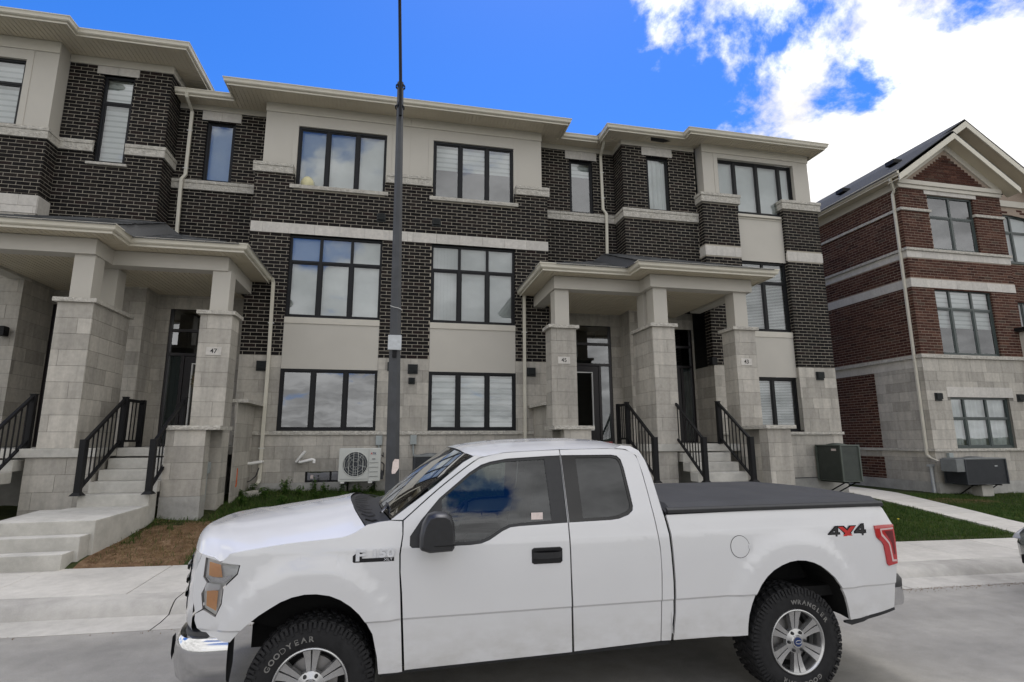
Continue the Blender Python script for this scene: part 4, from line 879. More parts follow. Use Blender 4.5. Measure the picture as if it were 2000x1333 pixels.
plain('tonneau', (.030, .031, .034), .68, .35, var=.15, scale=3, bump=.3, bscale=400); plain('seat', (.045, .046, .048), .85, .2); plain('amber', (.75, .36, .12), .25, .5); plain('lamp_shell', (.62, .62, .60), .25, .5); glass_mat('lens_clear', (.93, .94, .95), (1, 1, 1), .06)
plain('badge_silver', (.70, .71, .73), .2, .5, metal=.25); plain('lamp_silver', (.48, .48, .47), .18, .5, metal=.6); plain('blue_badge', (.012, .03, .11), .25, .5); plain('red_print', (.50, .025, .02), .4, .4); plain('brake', (.30, .29, .28), .5, .5, metal=.7)
def red_lens():
    m = MT('red_lens', .12, .5); m.col((.42, .012, .016)); m.b.inputs['Coat Weight'].default_value = .8
red_lens(); plain('red_dark', (.13, .006, .008), .15, .5); plain('lens_white', (.62, .45, .44), .2, .5)
TR = thing('pickup_truck', 'white pickup truck parked at the curb, big off-road tyres and black bed cover', 'pickup truck', (1.4, 5.08, 0))
YC = 5.08
ZP = [.40, .50, .74, .785, .80, 1.0, 1.15, 1.27, 1.30, 1.36, 1.42, 1.60, 1.80, 1.90, 1.97]
WP = [.945, .962, .983, .985, .995, 1.002, 1.002, .992, .984, .972, .955, .89, .815, .775, .735]
ARCH = [(-.53, .44, .475, .56), (3.235, .455, .475, .578)]
def TW(x, z, fl=True):
    w_ = float(np.interp(z, ZP, WP))
    if x < -.85: w_ -= .20*((-.85-x)/.55)**2.0
    if x > 4.0: w_ -= .06*((x-4.0)/.35)**2
    if fl:
        for cx, cz, a, h in ARCH:
            d = math.hypot((x-cx)/a, (z-cz)/h)
            if d < 1.42 and z > .3: w_ += .026*(1-sm((d-1.27)/.13))*(1 if z > .79 else .75)
    return w_
def panel(outline, name, mat, side, off=0.0, holes=(), step=.05, rim=.022, parent=None, smooth=28, fl=True, rimmat=None):
    bm = bmesh.new(); es = []
    for loop in [outline]+list(holes):
        vs = [bm.verts.new((p[0], 0, p[1])) for p in loop]; es += [bm.edges.new((vs[i], vs[(i+1) % len(vs)])) for i in range(len(vs))]
    bmesh.ops.triangle_fill(bm, use_beauty=True, use_dissolve=False, edges=es, normal=(0, -1, 0))
    xs = [p[0] for p in outline]; zs = [p[1] for p in outline]
    for ax, lo, hi, st in ((0, min(xs), max(xs), step*1.2), (2, min(zs), max(zs), step)):
        lv = list(np.arange(lo+st, hi, st))
        if ax == 2: lv += [z for z in (.785, .80, 1.27, 1.30) if lo < z < hi]
        for v in lv:
            co = [0, 0, 0]; co[ax] = v; no = [0, 0, 0]; no[ax] = 1
            bmesh.ops.bisect_plane(bm, geom=bm.verts[:]+bm.edges[:]+bm.faces[:], plane_co=co, plane_no=no, dist=1e-4)
    for v in bm.verts: v.co.y = YC+side*(TW(v.co.x, v.co.z, fl)+off)
    bmesh.ops.recalc_face_normals(bm, faces=bm.faces)
    if sum(f.normal.y*f.calc_area() for f in bm.faces)*side < 0: bmesh.ops.reverse_faces(bm, faces=bm.faces)
    if rim:
        be = [e for e in bm.edges if len(e.link_faces) == 1]; r_ = bmesh.ops.extrude_edge_only(bm, edges=be)
        for v in [g for g in r_['geom'] if isinstance(g, bmesh.types.BMVert)]: v.co.y -= side*rim
    me = bpy.data.meshes.new(name); c = Vector(((min(xs)+max(xs))/2, YC+side*.95, min(zs)))
    bmesh.ops.translate(bm, verts=bm.verts, vec=-c); bm.to_mesh(me); bm.free(); me.materials.append(MATS[mat])
    me.polygons.foreach_set('use_smooth', [True]*len(me.polygons)); me.set_sharp_from_angle(angle=R(smooth))
    o = bpy.data.objects.new(name, me); o.location = c; link(o, parent or TR); WLOC[o.name] = c; return o
def spl(pts, n=6):
    """Catmull-Rom through open points"""
    out = []; P = [pts[0]]+list(pts)+[pts[-1]]
    for i in range(1, len(P)-2):
        p0, p1, p2, p3 = [np.array(P[i+k], float) for k in (-1, 0, 1, 2)]
        for t in np.linspace(0, 1, n, endpoint=False): out.append(tuple(.5*((2*p1)+(-p0+p2)*t+(2*p0-5*p1+4*p2-p3)*t*t+(-p0+3*p1-3*p2+p3)*t**3)))
    return out+[tuple(pts[-1])]
SEAM = [(.078, 1.439), (.334, 1.649), (.598, 1.836), (.693, 1.878), (.873, 1.909), (1.312, 1.927), (1.739, 1.932), (1.886, 1.92), (1.965, 1.872), (1.992, 1.73), (2.023, 1.35), (2.038, 1.176), (2.041, .993), (2.024, .50)]
SEAM_S = spl(SEAM, 4); seamF = [p for p in SEAM_S if p[0] < 1.305]+[(1.309, 1.927)]; seamR = [(1.317, 1.927)]+[p for p in SEAM_S if p[0] > 1.325]
WINF = [(.123, 1.275), (.124, 1.335), (.20, 1.44), (.333, 1.585), (.567, 1.766), (.66, 1.82), (.732, 1.842), (.869, 1.864), (1.191, 1.88), (1.308, 1.884), (1.309, 1.386), (.93, 1.374), (.86, 1.368), (.80, 1.345), (.70, 1.287), (.638, 1.267), (.56, 1.26), (.20, 1.256), (.14, 1.258)]
WINR = [(1.318, 1.885), (1.75, 1.885), (1.80, 1.876), (1.829, 1.845), (1.842, 1.78), (1.862, 1.49), (1.852, 1.455), (1.811, 1.425), (1.73, 1.40), (1.66, 1.393), (1.318, 1.386)]
GLF = [(.36, 1.285), (.352, 1.575), (.57, 1.742), (.665, 1.795), (.74, 1.82), (.875, 1.841), (1.175, 1.855), (1.185, 1.405), (.93, 1.395), (.85, 1.388), (.79, 1.362), (.69, 1.306), (.63, 1.288), (.55, 1.284)]
GLR = [(1.44, 1.862), (1.745, 1.862), (1.79, 1.853), (1.81, 1.83), (1.82, 1.78), (1.838, 1.50), (1.828, 1.47), (1.80, 1.45), (1.725, 1.425), (1.66, 1.416), (1.435, 1.411)]
ARF = [(-.062, .45), (-.075, .56), (-.11, .713), (-.155, .79), (-.202, .851), (-.26, .905), (-.327, .95), (-.40, .982), (-.485, .998), (-.56, 1.0), (-.638, .987), (-.71, .961), (-.774, .925), (-.84, .885), (-.905, .835), (-.96, .785), (-1.01, .725)]
ARR = [(3.715, .54), (3.70, .63), (3.679, .712), (3.655, .768), (3.626, .815), (3.575, .882), (3.513, .935), (3.45, .98), (3.382, 1.01), (3.31, 1.029), (3.235, 1.035), (3.16, 1.027), (3.084, 1.005), (3.01, .972), (2.946, .927), (2.89, .87), (2.842, .80), (2.805, .725), (2.778, .647), (2.765, .57), (2.76, .49)]
HCUT = spl([(-1.112, 1.213), (-1.07, 1.252), (-1.024, 1.276), (-.711, 1.318), (-.40, 1.341), (-.32, 1.352), (-.251, 1.377), (-.178, 1.421)], 4)
FENDER = HCUT+[(-.09, 1.436), (-.012, 1.443), (.066, 1.437), (.07, 1.349), (.052, 1.224), (.056, 1.1), (.066, .967), (.096, .45)]+ARF+[(-1.10, .733), (-1.183, .757), (-1.24, .80), (-1.262, .845), (-1.262, .885), (-1.205, .915), (-1.119, .873), (-1.083, .955), (-1.078, 1.056), (-.993, 1.14), (-.983, 1.198)]
FDOOR = seamF+[(1.306, 1.374), (1.308, 1.04), (1.32, .475), (.112, .455), (.08, .967), (.066, 1.1), (.063, 1.224), (.078, 1.349)]
RDOOR = seamR+[(1.338, .478), (1.319, 1.04), (1.316, 1.374)]
CPIL = [(2.032, .50)]+[(2.049, .993), (2.046, 1.176), (2.031, 1.35), (2.0, 1.73), (1.973, 1.876), (1.89, 1.929), (1.80, 1.938), (1.86, 1.958), (1.94, 1.952), (2.005, 1.915), (2.04, 1.84), (2.07, 1.70), (2.104, 1.43), (2.125, 1.275), (2.138, .924), (2.135, .69), (2.111, .497)]
APIL = [(-.012, 1.449), (.069, 1.446)]+[(p[0]-.006, p[1]+.007) for p in SEAM_S if .1 < p[0] < .70]+[(.62, 1.892), (.52, 1.838), (.29, 1.66)]
BED = [(2.130, 1.402), (2.148, 1.275), (2.160, .924), (2.157, .69), (2.135, .497)][::-1]+[(2.14, 1.415), (4.165, 1.438), (4.20, 1.40), (4.231, 1.332), (4.262, 1.272), (4.25, .954), (4.215, .802), (4.184, .597), (4.10, .585), (3.95, .56)]+ARR
HEAD = [(-1.215, 1.235), (-1.105, 1.212), (-.997, 1.190), (-1.006, 1.140), (-1.091, 1.054), (-1.096, .957), (-1.125, .880), (-1.205, .922), (-1.222, 1.016), (-1.19, 1.085), (-1.218, 1.118)]
GRS = [(-1.262, .89), (-1.212, .921), (-1.229, 1.016), (-1.197, 1.086), (-1.225, 1.118), (-1.222, 1.243), (-1.118, 1.22), (-1.16, 1.245), (-1.25, 1.262), (-1.285, 1.15), (-1.29, 1.0)]
TAIL = [(4.035, 1.272), (4.15, 1.275), (4.258, 1.272), (4.245, .954), (4.135, .943), (4.122, .96), (4.106, 1.107), (4.09, 1.135), (4.045, 1.172), (4.038, 1.19)]
for side in (-1, 1):
    panel(FENDER, 'fender', 'truck_white', side)
    fd = panel(FDOOR, 'door', 'truck_white', side, holes=[WINF]); rd = panel(RDOOR, 'rear_door', 'truck_white', side, holes=[WINR])
    panel(WINF, 'window_trim', 'truck_black', side, -.008, holes=[GLF], parent=fd); panel(WINR, 'window_trim', 'truck_gloss', side, -.008, holes=[GLR], parent=rd)
    panel(GLF, 'window', 'glass_car', side, -.014, rim=0, parent=fd); panel(GLR, 'window', 'glass_tint', side, -.014, rim=0, parent=rd)
    panel(CPIL, 'cab_corner', 'truck_white', side); panel(APIL, 'windshield_pillar', 'truck_white', side); panel(BED, 'bed_side', 'truck_white', side)
    panel(HEAD, 'headlight_housing', 'lamp_shell', side, -.028, rim=0); panel(GRS, 'grille_surround', 'truck_white', side, 0)
    hl = panel(HEAD, 'headlight', 'lens_clear', side, .004, rim=0)
    panel([(-1.195, 1.215), (-1.115, 1.198), (-1.095, 1.12), (-1.15, 1.118), (-1.19, 1.13)], 'reflector', 'amber', side, -.012, rim=0, parent=hl); panel([(-1.195, 1.04), (-1.115, 1.035), (-1.12, .91), (-1.19, .94)], 'reflector', 'amber', side, -.012, rim=0, parent=hl)
    panel([(-1.21, 1.128), (-1.105, 1.115), (-1.02, 1.135), (-1.08, 1.085), (-1.18, 1.092)], 'light_bar', 'chrome', side, -.010, rim=0, parent=hl); panel([(-1.205, 1.085), (-1.10, 1.075), (-1.105, 1.045), (-1.21, 1.03)], 'light_bar', 'truck_white', side, -.006, rim=0, parent=hl)
    tl = panel(TAIL, 'tail_light', 'red_lens', side, .012, rim=.03)
    panel([(4.085, 1.245), (4.245, 1.248), (4.243, 1.235), (4.10, 1.232), (4.103, 1.205), (4.17, 1.13), (4.18, 1.10), (4.195, .99), (4.236, .987), (4.235, .972), (4.178, .975), (4.163, 1.10), (4.155, 1.122), (4.088, 1.19)], 'light_tube', 'lens_white', side, .0135, rim=0, parent=tl); panel([(4.13, 1.222), (4.235, 1.224), (4.228, 1.03), (4.21, 1.03), (4.20, 1.12), (4.175, 1.16)], 'light_well', 'red_dark', side, .0132, rim=0, parent=tl)
    # sill, mud lip behind the wheel, inner body in the dark behind the shut lines
    panel([(-.05, .425), (.09, .428), (2.112, .462), (2.105, .492), (.09, .448), (-.05, .445)], 'sill', 'truck_black', side, -.02); panel([(3.66, .52), (3.72, .50), (4.0, .545), (4.19, .578), (4.185, .60), (3.95, .563), (3.72, .537), (3.66, .535)], 'lower_lip', 'truck_black', side, .002)
    b = MB(); y0 = YC+side*.93
    for P_ in ([(-.9, .5), (2.1, .5), (2.1, 1.38), (-.1, 1.38), (-.9, 1.2)],):
        b.prism([(.0, .47), (2.1, .47), (2.1, 1.25), (.0, 1.25)], 'y', y0, y0-side*.05)
    b.prism([(2.15, .55), (2.70, .55), (2.70, 1.05), (3.75, 1.05), (3.78, .62), (4.15, .62), (4.15, 1.38), (2.15, 1.38)], 'y', YC+side*.90, YC+side*.86); b.prism([(-1.1, 1.01), (.0, 1.01), (.0, 1.40), (-.3, 1.30), (-1.05, 1.2)], 'y', YC+side*.88, YC+side*.84)
    b.build('inner_body', 'liner', TR)
    for A in (ARF, ARR):
        b = MB(); P_ = [[(p[0], YC+side*(TW(*p)-.012-d), p[1]+(.012 if d else 0)) for p in A] for d in (0, .1, .38)]; b.grid(P_); cx = sum(p[0] for p in A)/len(A)
        b.add([(p[0], YC+side*(TW(*p)-.40), p[1]+.01) for p in A], [tuple(range(len(A)))]); b.build('wheel_well', 'liner', TR, fix=False)
# fuel door on the near side
circ = lambda r_: [(2.735+r_*math.cos(t), 1.157+r_*math.sin(t)) for t in np.linspace(0, 2*math.pi, 32, endpoint=False)]
panel(circ(.0865), 'fuel_door_gap', 'liner', -1, .0012, rim=0); panel(circ(.0825), 'fuel_door', 'truck_white', -1, .0025, rim=0)
b = MB(); b.cbox((2.815, YC-1.004, 1.155), (.014, .012, .035)); b.build('fuel_door_finger_grip', 'truck_white', TR, bevel=.004)
# bonnet
HED = [(-1.255, 1.262), (-1.20, 1.240), (-1.15, 1.225)]+HCUT
hx = [p[0] for p in HED]; hz = [p[1] for p in HED]
ev = lambda v: 1-abs(v)**2.4
rows = []
for s_ in np.concatenate([np.linspace(0, .12, 9), np.linspace(.15, 1, 22)]):
    row = []
    for v in np.sin(np.linspace(-math.pi/2, math.pi/2, 45)):
        xf = -1.255-.20*(1-abs(v)**2.6); xr = -.19-.17*(1-v*v); x = xf+(xr-xf)*s_
        xe = -1.255+(-.19+1.255)*s_; ze = float(np.interp(xe, hx, hz)); yw = TW(xe, ze, False)-.006
        t_ = min(1, s_/.10); nose = 1.262+(1.40-1.262)*math.sqrt(max(0, 1-(1-t_)**2)); zc_ = min(nose, float(np.interp(x, [-1.46, -1.33, -1.20, -.9, -.5, -.36], [1.37, 1.385, 1.41, 1.457, 1.51, 1.535]))) if s_ < .10 else float(np.interp(x, [-1.46, -1.33, -1.20, -.9, -.5, -.36], [1.37, 1.385, 1.41, 1.457, 1.51, 1.535]))
        k = 5.5-3.1*sm(s_/.35); z = ze+(max(zc_, ze)-ze)*(1-abs(v)**k)+.010*(sm((.62-abs(v))/.06)-.5)*sm(s_*4)
        row.append((x, YC+v*yw, z))
    rows.append(row)
b = MB(); b.grid(rows); front = rows[0]; b.grid([front, [(p[0]+.012, p[1], p[2]-.035) for p in front]]); b.build('hood', 'truck_white', TR, smooth=40, fix=False)
# cowl, windshield, roof, back of the cab
b = MB(); vs_ = np.linspace(-1, 1, 25)
cw0 = [(-.185-.17*(1-v*v), YC+v*.93, 1.412+(1.525-1.412)*ev(v)) for v in vs_]; cw1 = [(-.012-.11*(1-v*v), YC+v*.90, 1.435+.045*(1-v*v)) for v in vs_]
cwm = [(.55*p[0]+.45*q[0], p[1], .5*(p[2]+q[2])-.028) for p, q in zip(cw0, cw1)]
b.grid([[(p[0]-.02, p[1], p[2]-.05) for p in cw0], cw0, cwm, cw1]); cowl = b.build('cowl', 'truck_black', TR, smooth=50, fix=False)
b = MB()
for i in range(14):
    y = YC-.80+i*.12; t = (y-YC)/.93; x0 = -.185-.17*(1-t*t)+.03; z0 = 1.412+.113*ev(t); b.add([(x0, y, z0-.004), (x0+.10, y+.012, z0-.018), (x0+.10, y+.05, z0-.018), (x0, y+.038, z0-.004)], [(0, 1, 2, 3)])
b.build('cowl_vent', 'liner', cowl, fix=False)
ws = [[], []]; W_ = []
for t in np.linspace(0, 1, 11):
    row = []
    for v in vs_:
        yb, yt = .885, .765; x0, z0 = -.005-.115*(1-v*v), 1.445+.04*(1-v*v); x1, z1 = .605-.13*(1-v*v), 1.885+.058*(1-v*v)
        bow = .018*math.sin(math.pi*t); row.append((x0+(x1-x0)*t-bow*.6, YC+v*(yb+(yt-yb)*t), z0+(z1-z0)*t+bow))
    W_.append(row)
b = MB(); b.grid(W_); b.build('windshield', 'glass_car', TR, smooth=60, fix=False)
b = MB()
for (i0, i1, dd) in ((0, 1, .001),): b.grid([[(p[0], p[1], p[2]+.001) for p in W_[0]], [(p[0]*.88+q[0]*.12, p[1]*.88+q[1]*.12, p[2]*.88+q[2]*.12+.001) for p, q in zip(W_[0], W_[2])]])
for c in (0, -1):
    k = 1 if c == 0 else -2; b.grid([[(r_[c][0], r_[c][1], r_[c][2]+.001) for r_ in W_], [(r_[c][0]*.4+r_[k][0]*.6, r_[c][1]*.4+r_[k][1]*.6, r_[c][2]*.4+r_[k][2]*.6+.001) for r_ in W_]])
b.grid([[(p[0], p[1], p[2]+.001) for p in W_[-1]], [(p[0]*.93+q[0]*.07, p[1]*.93+q[1]*.07, p[2]*.93+q[2]*.07+.001) for p, q in zip(W_[-1], W_[0])]])
b.build('windshield_band', 'truck_gloss', TR, fix=False)
for (y0, L_) in ((YC-.72, .60), (YC-.05, .62)):
    b = MB(); b.tube([(-.09, y0, 1.475), (-.06, y0+L_*.15, 1.50), (-.045, y0+L_, 1.515)], .009, 6); b.tube([(-.05, y0+.1, 1.508), (-.03, y0+L_, 1.52)], .006, 5); b.build('wiper', 'truck_black', TR, smooth=50)
rx = [.47, .60, .86, 1.2, 1.52, 1.80, 1.93, 2.00, 2.03]; rz = [1.945, 1.975, 2.002, 2.017, 2.022, 2.008, 1.985, 1.955, 1.93]
rows = []
for s_ in np.linspace(0, 1, 24):
    row = []
    for v in np.linspace(-1, 1, 41):
        xf = .607-.13*(1-v*v); xr = 1.955+.065*(1-v*v); x = xf+(xr-xf)*s_; xe = .62+(1.955-.62)*s_
        ze = float(np.interp(xe, [p[0] for p in SEAM[:8]], [p[1] for p in SEAM[:8]]))+.004; ze = ze if s_ < .97 else 1.885
        zc_ = float(np.interp(x, rx, rz)); yw = TW(xe, ze, False)+.002; rib = .006*sum(math.exp(-((abs(v)-c)/.045)**2) for c in (.28, .62))*math.sin(math.pi*min(1, s_*1.15))
        row.append((x, YC+v*yw, ze+(zc_-ze)*(1-abs(v)**2.6)+rib))
    rows.append(row)
b = MB(); b.grid(rows); roof = b.build('cab_roof', 'truck_white', TR, smooth=50, fix=False)
rear = rows[-1]; b = MB(); bk = [[(p[0], p[1], p[2]) for p in rear], [(2.05+.02*(1-((p[1]-YC)/.8)**2), YC+(p[1]-YC)*1.02, 1.84) for p in rear], [(2.10+.02*(1-((p[1]-YC)/.8)**2), YC+(p[1]-YC)*1.22, 1.43) for p in rear], [(2.12, YC+(p[1]-YC)*1.26, .55) for p in rear]]
b.grid(bk); b.build('cab_back', 'truck_white', TR, smooth=40, fix=False)
b = MB(); b.add([(2.058, YC-.62, 1.83), (2.058, YC+.62, 1.83), (2.098, YC+.70, 1.47), (2.098, YC-.70, 1.47)], [(0, 1, 2, 3)]); b.v = [(p[0]+.028, p[1], p[2]) for p in b.v]; b.build('rear_window', 'glass_tint', TR, fix=False)
b = MB(); b.box(2.0, 2.035, YC-.14, YC+.14, 1.955, 1.985); b.build('high_brake_light', 'red_dark', TR, bevel=.006)
# bed: rail cap, cover, tailgate, floor
for side in (-1, 1):
    b = MB(); b.prism([(YC+side*.965, 1.425), (YC+side*.965, 1.452), (YC+side*.945, 1.468), (YC+side*.86, 1.468), (YC+side*.86, 1.425)], 'x', 2.14, 4.19); b.build('bed_rail_cap', 'truck_black', TR, bevel=.004)
rows = []
for x in [2.125, 2.13, 2.16]+list(np.linspace(2.3, 4.05, 22))+[4.15, 4.185, 4.195]:
    row = []; e = 0 if 2.14 < x < 4.17 else .03
    for v in np.linspace(-1, 1, 31):
        sag = .012*math.sin((x-2.13)/2.06*math.pi*4)**2*(1-v*v); edge = .028*max(0, (abs(v)-.955)/.045); row.append((x, YC+v*.945, 1.497+.022*(1-v*v)-sag-edge-e))
    rows.append(row)
b = MB(); b.grid(rows); b.grid([[(p[0], p[1], p[2]) for p in [r_[0] for r_ in rows]], [(p[0], p[1], p[2]-.02) for p in [r_[0] for r_ in rows]]]); b.grid([rows[-1], [(p[0], p[1], p[2]-.03) for p in rows[-1]]]); b.build('bed_cover', 'tonneau', TR, smooth=40, fix=False)
b = MB(); b.grid([[(4.235-.05*((v*.93)/.93)**4+(0 if z < 1.3 else -.02*(z-1.3)/.12), YC+v*.86, z) for v in np.linspace(-1, 1, 13)] for z in (.80, .9, 1.1, 1.3, 1.38, 1.42)]); b.build('tailgate', 'truck_white', TR, smooth=40, fix=False)
b = MB(); b.box(2.16, 4.2, YC-.85, YC+.85, .70, .78); b.build('bed_floor', 'liner', TR)
# bumpers
def sweep(name, mat, plan, prof, parent=TR, smooth=40):
    """plan: list of (x, y, nx, ny); prof: list of (out, z)"""
    b = MB(); b.grid([[(p[0]+p[2]*o, p[1]+p[3]*o, z) for (o, z) in prof] for p in plan]); return b.build(name, mat, parent, smooth=smooth, fix=False)
def plan_front(k0, k1, xe, xc, hw, n=29):
    out = []
    for t in np.linspace(k0, k1, n):
        a = abs(t); y = YC+hw*math.copysign(min(1, a)**.82 if a < 1 else 1, t) if False else 0
        out.append(t)
    return out
fp = []
for t in np.linspace(-1, 1, 41):
    a = abs(t); ang = a**1.0*math.pi/2; ex = 4.2; cx_ = math.copysign(abs(math.sin(ang))**(2/ex), t) if a > 0 else 0; cy_ = abs(math.cos(ang))**(2/ex)
    fp.append((-1.02-.40*cy_, YC+.955*cx_))
fpn = []
for i, p in enumerate(fp):
    q0, q1 = fp[max(i-1, 0)], fp[min(i+1, len(fp)-1)]; d = Vector((q1[0]-q0[0], q1[1]-q0[1])).normalized(); fpn.append((p[0], p[1], -d[1], d[0]) if False else (p[0], p[1], -abs(d[1]) if abs(d[1]) > 1e-6 else 0, 0))
for i, p in enumerate(fp):
    q0, q1 = fp[max(i-1, 0)], fp[min(i+1, len(fp)-1)]; d = Vector((q1[0]-q0[0], q1[1]-q0[1])).normalized(); n_ = Vector((-d[1], d[0])); 
    if n_.dot(Vector((p[0]+.5, p[1]-YC))) < 0: n_ = -n_
    fpn[i] = (p[0], p[1], n_[0], n_[1])
bp = sweep('front_bumper', 'chrome', fpn, [(-.05, .47), (-.01, .475), (.012, .50), (.028, .58), (.030, .66), (.022, .725), (.002, .748), (-.03, .752)])
sweep('bumper_pad', 'truck_black', fpn, [(-.028, .7525), (-.035, .775), (-.10, .80), (-.16, .80)], bp); sweep('bumper_inner', 'truck_black', fpn, [(-.02, .48), (-.06, .45), (-.12, .55), (-.12, .76)], bp)
b = MB()
for s in (-1, 1): b.add([(-1.445, YC+s*.70, .70), (-1.452, YC+s*.62, .70), (-1.452, YC+s*.60, .60), (-1.450, YC+s*.66, .54), (-1.44, YC+s*.72, .60)], [(0, 1, 2, 3, 4)])
b.build('fog_light_recess', 'liner', bp, fix=False)
def fas(v0, v1, n=25):
    out = []
    for v in np.linspace(v0, v1, n): out.append((-1.283-.175*(1-abs(v)**3.2), YC+.868*v, -1+.4*abs(v)**6, .8*v**7))
    return out
fpg = fas(-1, 1)
sweep('front_fascia', 'truck_white', fpg, [(-.02, .76), (.0, .80), (.0, .92), (-.012, 1.20), (-.03, 1.258)]); sweep('grille', 'truck_black', fas(-.72, .72), [(.004, .84), (.006, .9), (-.004, 1.20), (-.02, 1.215)])
fpg = fas(-.72, .72)
for z in (.93, 1.02, 1.11): sweep('grille_bar', 'lamp_silver', fpg, [(.006, z), (.02, z+.01), (.02, z+.035), (.006, z+.045)])
rp = [(4.20, YC-.925, 0, -1), (4.30, YC-.92, .25, -.95), (4.365, YC-.88, .8, -.55), (4.385, YC-.78, 1, 0), (4.40, YC, 1, 0), (4.385, YC+.78, 1, 0), (4.365, YC+.88, .8, .55), (4.30, YC+.92, .25, .95), (4.20, YC+.925, 0, 1)]
rb = sweep('rear_bumper', 'chrome', rp, [(-.06, .60), (0, .602), (.008, .65), (.0, .745)]); sweep('bumper_pad', 'truck_black', rp, [(.004, .745), (.006, .80), (-.02, .84), (-.12, .845)], rb)
# mirrors, handles, badges
for side in (-1, 1):
    y0 = YC+side*.98; b = MB(); b.cbox((.235, y0+side*.02, 1.315), (.10, .12, .06)); P_ = []
    pr_ = [(.185, 1.285), (.195, 1.27), (.25, 1.252), (.41, 1.258), (.425, 1.28), (.428, 1.36), (.42, 1.44), (.40, 1.49), (.36, 1.512), (.29, 1.515), (.24, 1.50), (.205, 1.44), (.186, 1.36)]
    cxm, czm = .31, 1.38
    for d, k in ((.05, .80), (.065, .93), (.09, 1.0), (.17, 1.0), (.22, .95), (.24, .82)): P_.append([(cxm+(p[0]-cxm)*k, y0+side*d, czm+(p[1]-czm)*k) for p in pr_+pr_[:1]])
    b.grid(P_); b.add(P_[-1][:-1], [tuple(range(len(pr_)))]); b.add(P_[0][:-1], [tuple(range(len(pr_)))]); mi = b.build('mirror', 'truck_black', TR, smooth=45)
    b = MB(); b.box(.28, .425, y0+side*.095, y0+side*.245, 1.302, 1.306); b.build('mirror_seam', 'liner', mi)
    ys = YC+side*(TW(1.13, 1.165)); b = MB(); b.prism([(1.012, 1.118), (1.03, 1.108), (1.23, 1.108), (1.247, 1.122), (1.247, 1.21), (1.232, 1.222), (1.03, 1.222), (1.012, 1.21)], 'y', ys-side*.01, ys+side*.006); hd = b.build('handle_recess', 'truck_gloss', TR, bevel=.004)
    b = MB(); P_ = [(1.02, .004), (1.06, .030), (1.13, .036), (1.20, .030), (1.24, .004)]; b.grid([[(x, ys+side*(.006+o), z) for x, o in P_] for z in (1.150, 1.158, 1.185, 1.193)]); b.build('door_handle', 'truck_black', hd, smooth=60, fix=False)
    yb = YC+side*(TW(-.12, 1.21)); q = MB(); q.prism([(-.262, 1.18), (.018, 1.18), (.018, 1.205), (-.20, 1.205), (-.20, 1.243), (-.235, 1.243), (-.262, 1.225)], 'y', yb-side*.004, yb+side*.004); bd = q.build('badge', 'truck_gloss', TR)
    if side < 0:
        text('badge_letters', 'F', .100, (-.212, yb-.0045, 1.222), FRONT, 'badge_silver', bd, .003, sx=1.6, bold=.003); text('badge_letters', '150', .074, (-.062, yb-.0045, 1.232), FRONT, 'badge_silver', bd, .003, sx=1.45, bold=.003); text('badge_letters', 'XLT', .024, (-.022, yb-.0045, 1.192), FRONT, 'badge_silver', bd, .001, sx=1.4)
        y4 = YC-TW(3.75, 1.23)-.0012
        for s_, dx, dz, mt, dd, bo in (('4', -.125, -.006, 'truck_gloss', 0, .009), ('4', .135, .006, 'truck_gloss', 0, .009), ('4', -.125, -.006, 'truck_black', .0012, .0), ('4', .135, .006, 'truck_black', .0012, .0)):
            text('decal', s_, .135 if s_ == '4' else .15, (3.755+dx, y4-dd, 1.228+dz), FRONT, mt, TR, .0003, sx=1.55 if s_ == '4' else 1.35, bold=bo)
for mt, gr, dd in (('truck_gloss', .014, .0), ('red_print', .0, .0012)):
    y4 = YC-TW(3.755, 1.228)-.0012-dd; b = MB(); cx4, cz4 = 3.762, 1.222
    for s4 in (-1, 1): b.add([(cx4-s4*.062-.02-gr, y4-(.0002 if s4 > 0 else 0), cz4-.052-gr*.6), (cx4-s4*.062+.025+gr, y4-(.0002 if s4 > 0 else 0), cz4-.052-gr*.6), (cx4+s4*.062+.02+gr, y4-(.0002 if s4 > 0 else 0), cz4+.052+gr*.6), (cx4+s4*.062-.025-gr, y4-(.0002 if s4 > 0 else 0), cz4+.052+gr*.6)], [(0, 1, 2, 3)])
    b.build('decal', mt, TR, fix=False)
